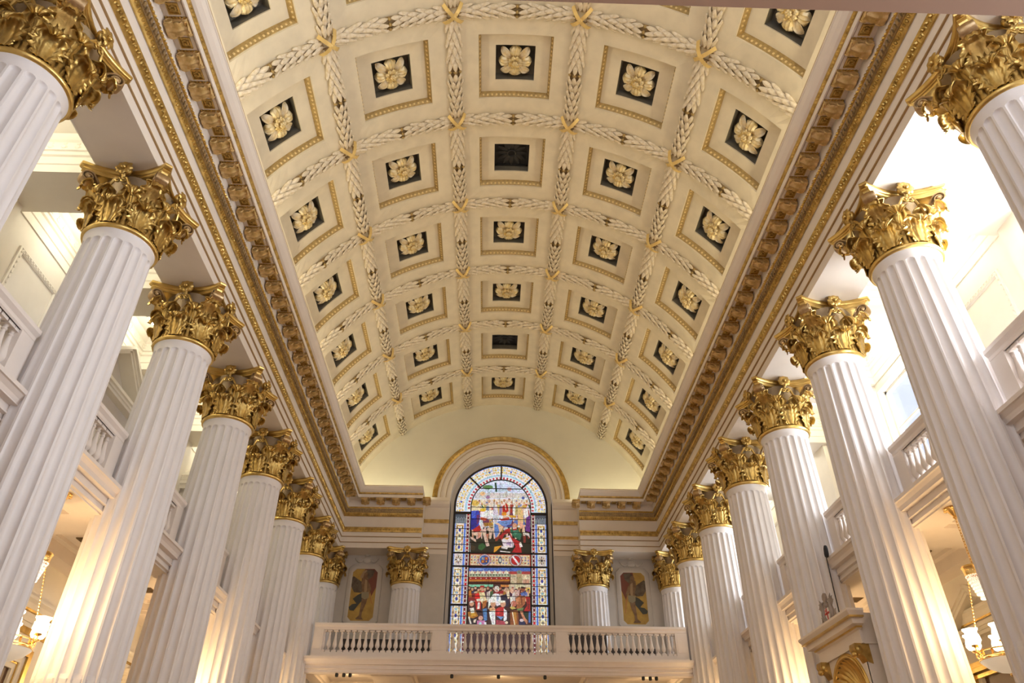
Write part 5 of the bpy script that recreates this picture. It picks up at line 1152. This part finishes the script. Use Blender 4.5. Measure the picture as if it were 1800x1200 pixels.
# patterned borders
for s in (-1, 1):
    g = GB(); X = lambda a: s*a
    def q(c, a, b, z0, z1, k): x0, x1 = sorted((X(a), X(b))); g.p(c, REC(x0, x1, z0, z1), k)
    q('f2ece0', 1.42, 2.2, ZB, 14.66, 0); q('5f86d8', 1.60, 1.69, ZB, 14.66, 1); q('86a8ea', 1.615, 1.64, ZB, 14.66, 2); q('4f6fc8', 2.07, 2.17, ZB, 14.66, 1); q('9fb9f0', 2.09, 2.115, ZB, 14.66, 2)
    q('7a1f30', 1.46, 1.565, ZB, 14.66, 1)
    z = ZB + .1; k = 0
    while z < 14.6:
        g.p('f6ecec', ELL(X(1.512), z, .028, .035, 6), 3)
        if (k // 3) % 3 == 1: q('d42a38', 1.47, 1.555, z + .04, z + .14, 2)
        z += .18; k += 1
    for z0, z1 in ((ZB, 10.42), (10.53, 12.08), (12.83, 14.12)):
        q('d9b86a', 1.72, 2.04, z0 + .04, z1 - .04, 2); q('c99a4a', 1.74, 1.80, z0 + .05, z1 - .05, 3); q('c99a4a', 1.96, 2.02, z0 + .05, z1 - .05, 3)
        z = z0 + .2; k = 0
        while z < z1 - .1:
            g.p('f6f1e4', ELL(X(1.88), z, .125, .15, 8), 4); g.p('e6d7a8', ELL(X(1.88), z + .02, .09, .10, 6), 5)
            if k % 3 == 0: g.p('3a4cb0', ELL(X(1.88), z, .05, .085, 10), 6)
            elif k % 3 == 1: g.p('9fc4dc', ELL(X(1.88), z, .055, .055, 8), 6); g.p('c98a2e', ELL(X(1.88), z - .13, .05, .04, 4), 6)
            else: g.p('b98a3a', ELL(X(1.88), z, .09, .04, 4), 6); g.p('4c6a8a', ELL(X(1.88), z, .03, .06, 6), 7)
            for e in (-1, 1): g.p('7a5a2a' if k % 2 else '6d7f9a', ELL(X(1.88 + e*.125), z + .13, .035, .06, 5), 6); g.p('f8f3e8', ELL(X(1.88 + e*.07), z + .15, .06, .035, 6, .5*e), 5)
            z += .27; k += 1
    q('dcd6d0', 1.72, 2.04, 12.22, 12.70, 3)
    for k in range(8): a = k*PI/4; g.p(['6a3f30', 'b99a6a'][k % 2], [(X(1.88), 12.46), (X(1.88) + .15*math.cos(a - .2), 12.46 + .18*math.sin(a - .2)), (X(1.88) + .15*math.cos(a + .2), 12.46 + .18*math.sin(a + .2))], 4)
    g.p('f2eee6' if s < 0 else '2a2c34', ELL(X(1.88), 12.46, .05, .055, 10), 5)
    q('5d6470', 1.60, 2.17, 14.16, 14.60, 4)
    for k in range(9): q('aeb6be', 1.64 + .06*k, 1.665 + .06*k, 14.18, 14.42 + .05*(k % 2), 5)
    g.build('border_panel', win)
g = GB(); n = 60
def sec(c, r0, r1, a0, a1, k, m=3): g.p(c, [(r0*math.cos(a0 + (a1 - a0)*i/m), WC + r0*math.sin(a0 + (a1 - a0)*i/m)) for i in range(m + 1)] + [(r1*math.cos(a1 - (a1 - a0)*i/m), WC + r1*math.sin(a1 - (a1 - a0)*i/m)) for i in range(m + 1)], k)
AE = math.asin(-.24/2.18)
for i in range(n):
    a0, a1 = AE + (PI - 2*AE)*i/n, AE + (PI - 2*AE)*(i + 1)/n
    sec('f4f2f2', 1.40, 2.18, a0, a1, 0, 1); sec('7f9fe6', 2.11, 2.17, a0, a1, 1, 1); sec('b4dcf0', 1.60, 1.68, a0, a1, 1, 1)
    if i % 2 == 0: sec('c8324a', 1.45, 1.555, a0, a1, 1, 1)
    c = ['f0d890', 'e9bc5c', 'f6efe0', 'e6cc7a'][i % 4]; am = (a0 + a1)/2
    for r, e in ((1.80, .05), (1.93, .06), (2.05, .045)): g.p(c if r != 1.93 else ['f3e2b0', 'c9d6f4', 'f0c86a'][i % 3], ELL(r*math.cos(am), WC + r*math.sin(am), e, e, 5, i), 2)
    if i % 10 == 5: g.p('5a6fd0', ELL(1.88*math.cos(am), WC + 1.88*math.sin(am), .05, .05, 6), 3)
g.build('arch_border', win)
# iron frame, saddle bars and leading
def bar(m, x0, x1, z0, z1, d=.05): m.box(x0, x1, WG - d, WG + .01, z0, z1)
m = MB()
m.sweep([(2.11, -.06), (2.23, -.06), (2.23, .06), (2.11, .06)], [lambda q, z: (-q, WG + z, ZB)] + [(lambda t: (lambda q, z: (-q*math.cos(t), WG + z, WC + q*math.sin(t))))(PI*i/40) for i in range(41)] + [lambda q, z: (q, WG + z, ZB)])
m.build('frame', M_LEAD, win)
m = MB()
m.sweep([(1.375, -.05), (1.425, -.05), (1.425, .02), (1.375, .02)], [lambda q, z: (-q, WG + z, ZB)] + [(lambda t: (lambda q, z: (-q*math.cos(t), WG + z, WC + q*math.sin(t))))(PI*i/32) for i in range(33)] + [lambda q, z: (q, WG + z, ZB)])
m.build('inner_frame', M_LEAD, win)
for z0, z1 in ((12.73, 12.80), (12.12, 12.19)):
    m = MB(); bar(m, -2.17, 2.17, z0, z1); m.build('crossbar', M_LEAD, win)
for s in (-1, 1):
    for z0, z1 in ((10.43, 10.51), (14.60, 14.72)):
        m = MB(); x0, x1 = sorted((s*1.40, s*2.17)); bar(m, x0, x1, z0, z1); m.build('crossbar', M_LEAD, win)
for a in (PI/2, PI/4, 3*PI/4):
    m = MB(); m.box(1.40, 2.17, WG - .05, WG + .01, -.035, .035, T((0, 0, WC)) @ RY(-a)); m.build('spoke', M_LEAD, win)
m = MB()
for z in (15.9, 14.95, 14.37, 13.75, 13.25, 11.42, 10.85, 10.2, 9.6, 8.7): w_ = MW if z < WC else math.sqrt(MW**2 - (z - WC)**2); bar(m, -w_, w_, z - .012, z + .012, .048)
for x, z0, z1 in ((-.05, 14.95, 16.2), (-.62, 12.8, 15.9), (.55, 12.8, 15.9), (-.5, ZB, 12.1), (.45, ZB, 12.1), (0, 12.19, 12.73)): bar(m, x - .006, x + .006, z0, z1, .046)
for s in (-1, 1):
    for z in (13.9, 13.5, 13.15, 11.7, 11.3, 10.9, 10.0, 9.6): x0, x1 = sorted((s*1.43, s*2.16)); bar(m, x0, x1, z - .008, z + .008, .046)
m.build('leading_lattice', M_LEAD, win)
try: M_SG.cycles.emission_sampling = 'NONE'
except Exception: pass
# ------------------------------------------------------------------ light
def area(name, loc, rot, sx, sy, power, col, spread=None):
    l = bpy.data.lights.new(name, 'AREA'); l.shape = 'RECTANGLE'; l.size = sx; l.size_y = sy; l.energy = power; l.color = col
    if spread: l.spread = spread
    o = bpy.data.objects.new(name, l); C.objects.link(o); o.location = loc; o.rotation_euler = rot; return o
def point(name, loc, power, col, rad=.12):
    l = bpy.data.lights.new(name, 'POINT'); l.energy = power; l.color = col; l.shadow_soft_size = rad
    o = bpy.data.objects.new(name, l); C.objects.link(o); o.location = loc; return o
w = bpy.data.worlds.new('world'); sc.world = w; w.use_nodes = True
w.node_tree.nodes['Background'].inputs['Color'].default_value = (.72,.80,1.0,1); w.node_tree.nodes['Background'].inputs['Strength'].default_value = 1.2
DAY = (.86,.92,1.0); COVE = (1.0,.86,.58); WARM = (1.0,.66,.31)
# daylight through the windows of the sunlit aisle
for i, (a, b) in enumerate(WINB):
    area('daylight', (10.75, (a + b)/2, 9.8), (0, R_(90), 0), 4.6, b - a, [500, 1500, 330, 300, 330][i], DAY)
# daylight through the window behind the viewer
area('daylight', (0, -3.1, 12.7), (R_(90), 0, 0), 6.2, 8.5, 340, (.98,.96,.97))
# cove lighting on top of the cornices
for sg in (-1, 1):
    area('cove_light', (sg*6.9, 14.5, 14.86), (0, R_(180 - sg*25), 0), .25, 33, 370, COVE)
    area('cove_light', (sg*4.9, Y8 - .3, 14.90), (R_(180 - 20), 0, 0), 3.4, 0.2, 19, (1.0,.92,.62))
for x, y in CHP:
    point('chandelier_light', (x, y, 4.72), 180, WARM, .35)
for sg in (-1, 1):
    for b in range(0, 7):
        y = BC(b) if b < 6 else (Y0 + BAY*6 + Y8)/2
        point('aisle_lamp', (sg*9.35, y, 12.9), 52, (1.0,.92,.72), .15)
for x in (-4.5, 4.5): point('near_gallery_fill', (x, .8, 5.6), 120, (1.0,.85,.75), .3)  # added fill with no visible fixture, brightens the mauve soffit overhead
point('niche_lamp', (7.0, NY, 3.3), 14, WARM, .1)
for x in (-5.5, 0, 5.5): point('gallery_lamp', (x, 29.0, 6.3), 45, WARM, .2)
sc.view_settings.view_transform = 'Standard'; sc.view_settings.look = 'None'; sc.view_settings.gamma = 1; sc.view_settings.use_curve_mapping = False
sc.view_settings.exposure = -0.08
sc.cycles.max_bounces = 8; sc.cycles.diffuse_bounces = 5; sc.cycles.glossy_bounces = 4; sc.cycles.transmission_bounces = 4; sc.cycles.transparent_max_bounces = 8
sc.cycles.use_denoising = True; sc.cycles.sample_clamp_indirect = 6; sc.cycles.blur_glossy = .5
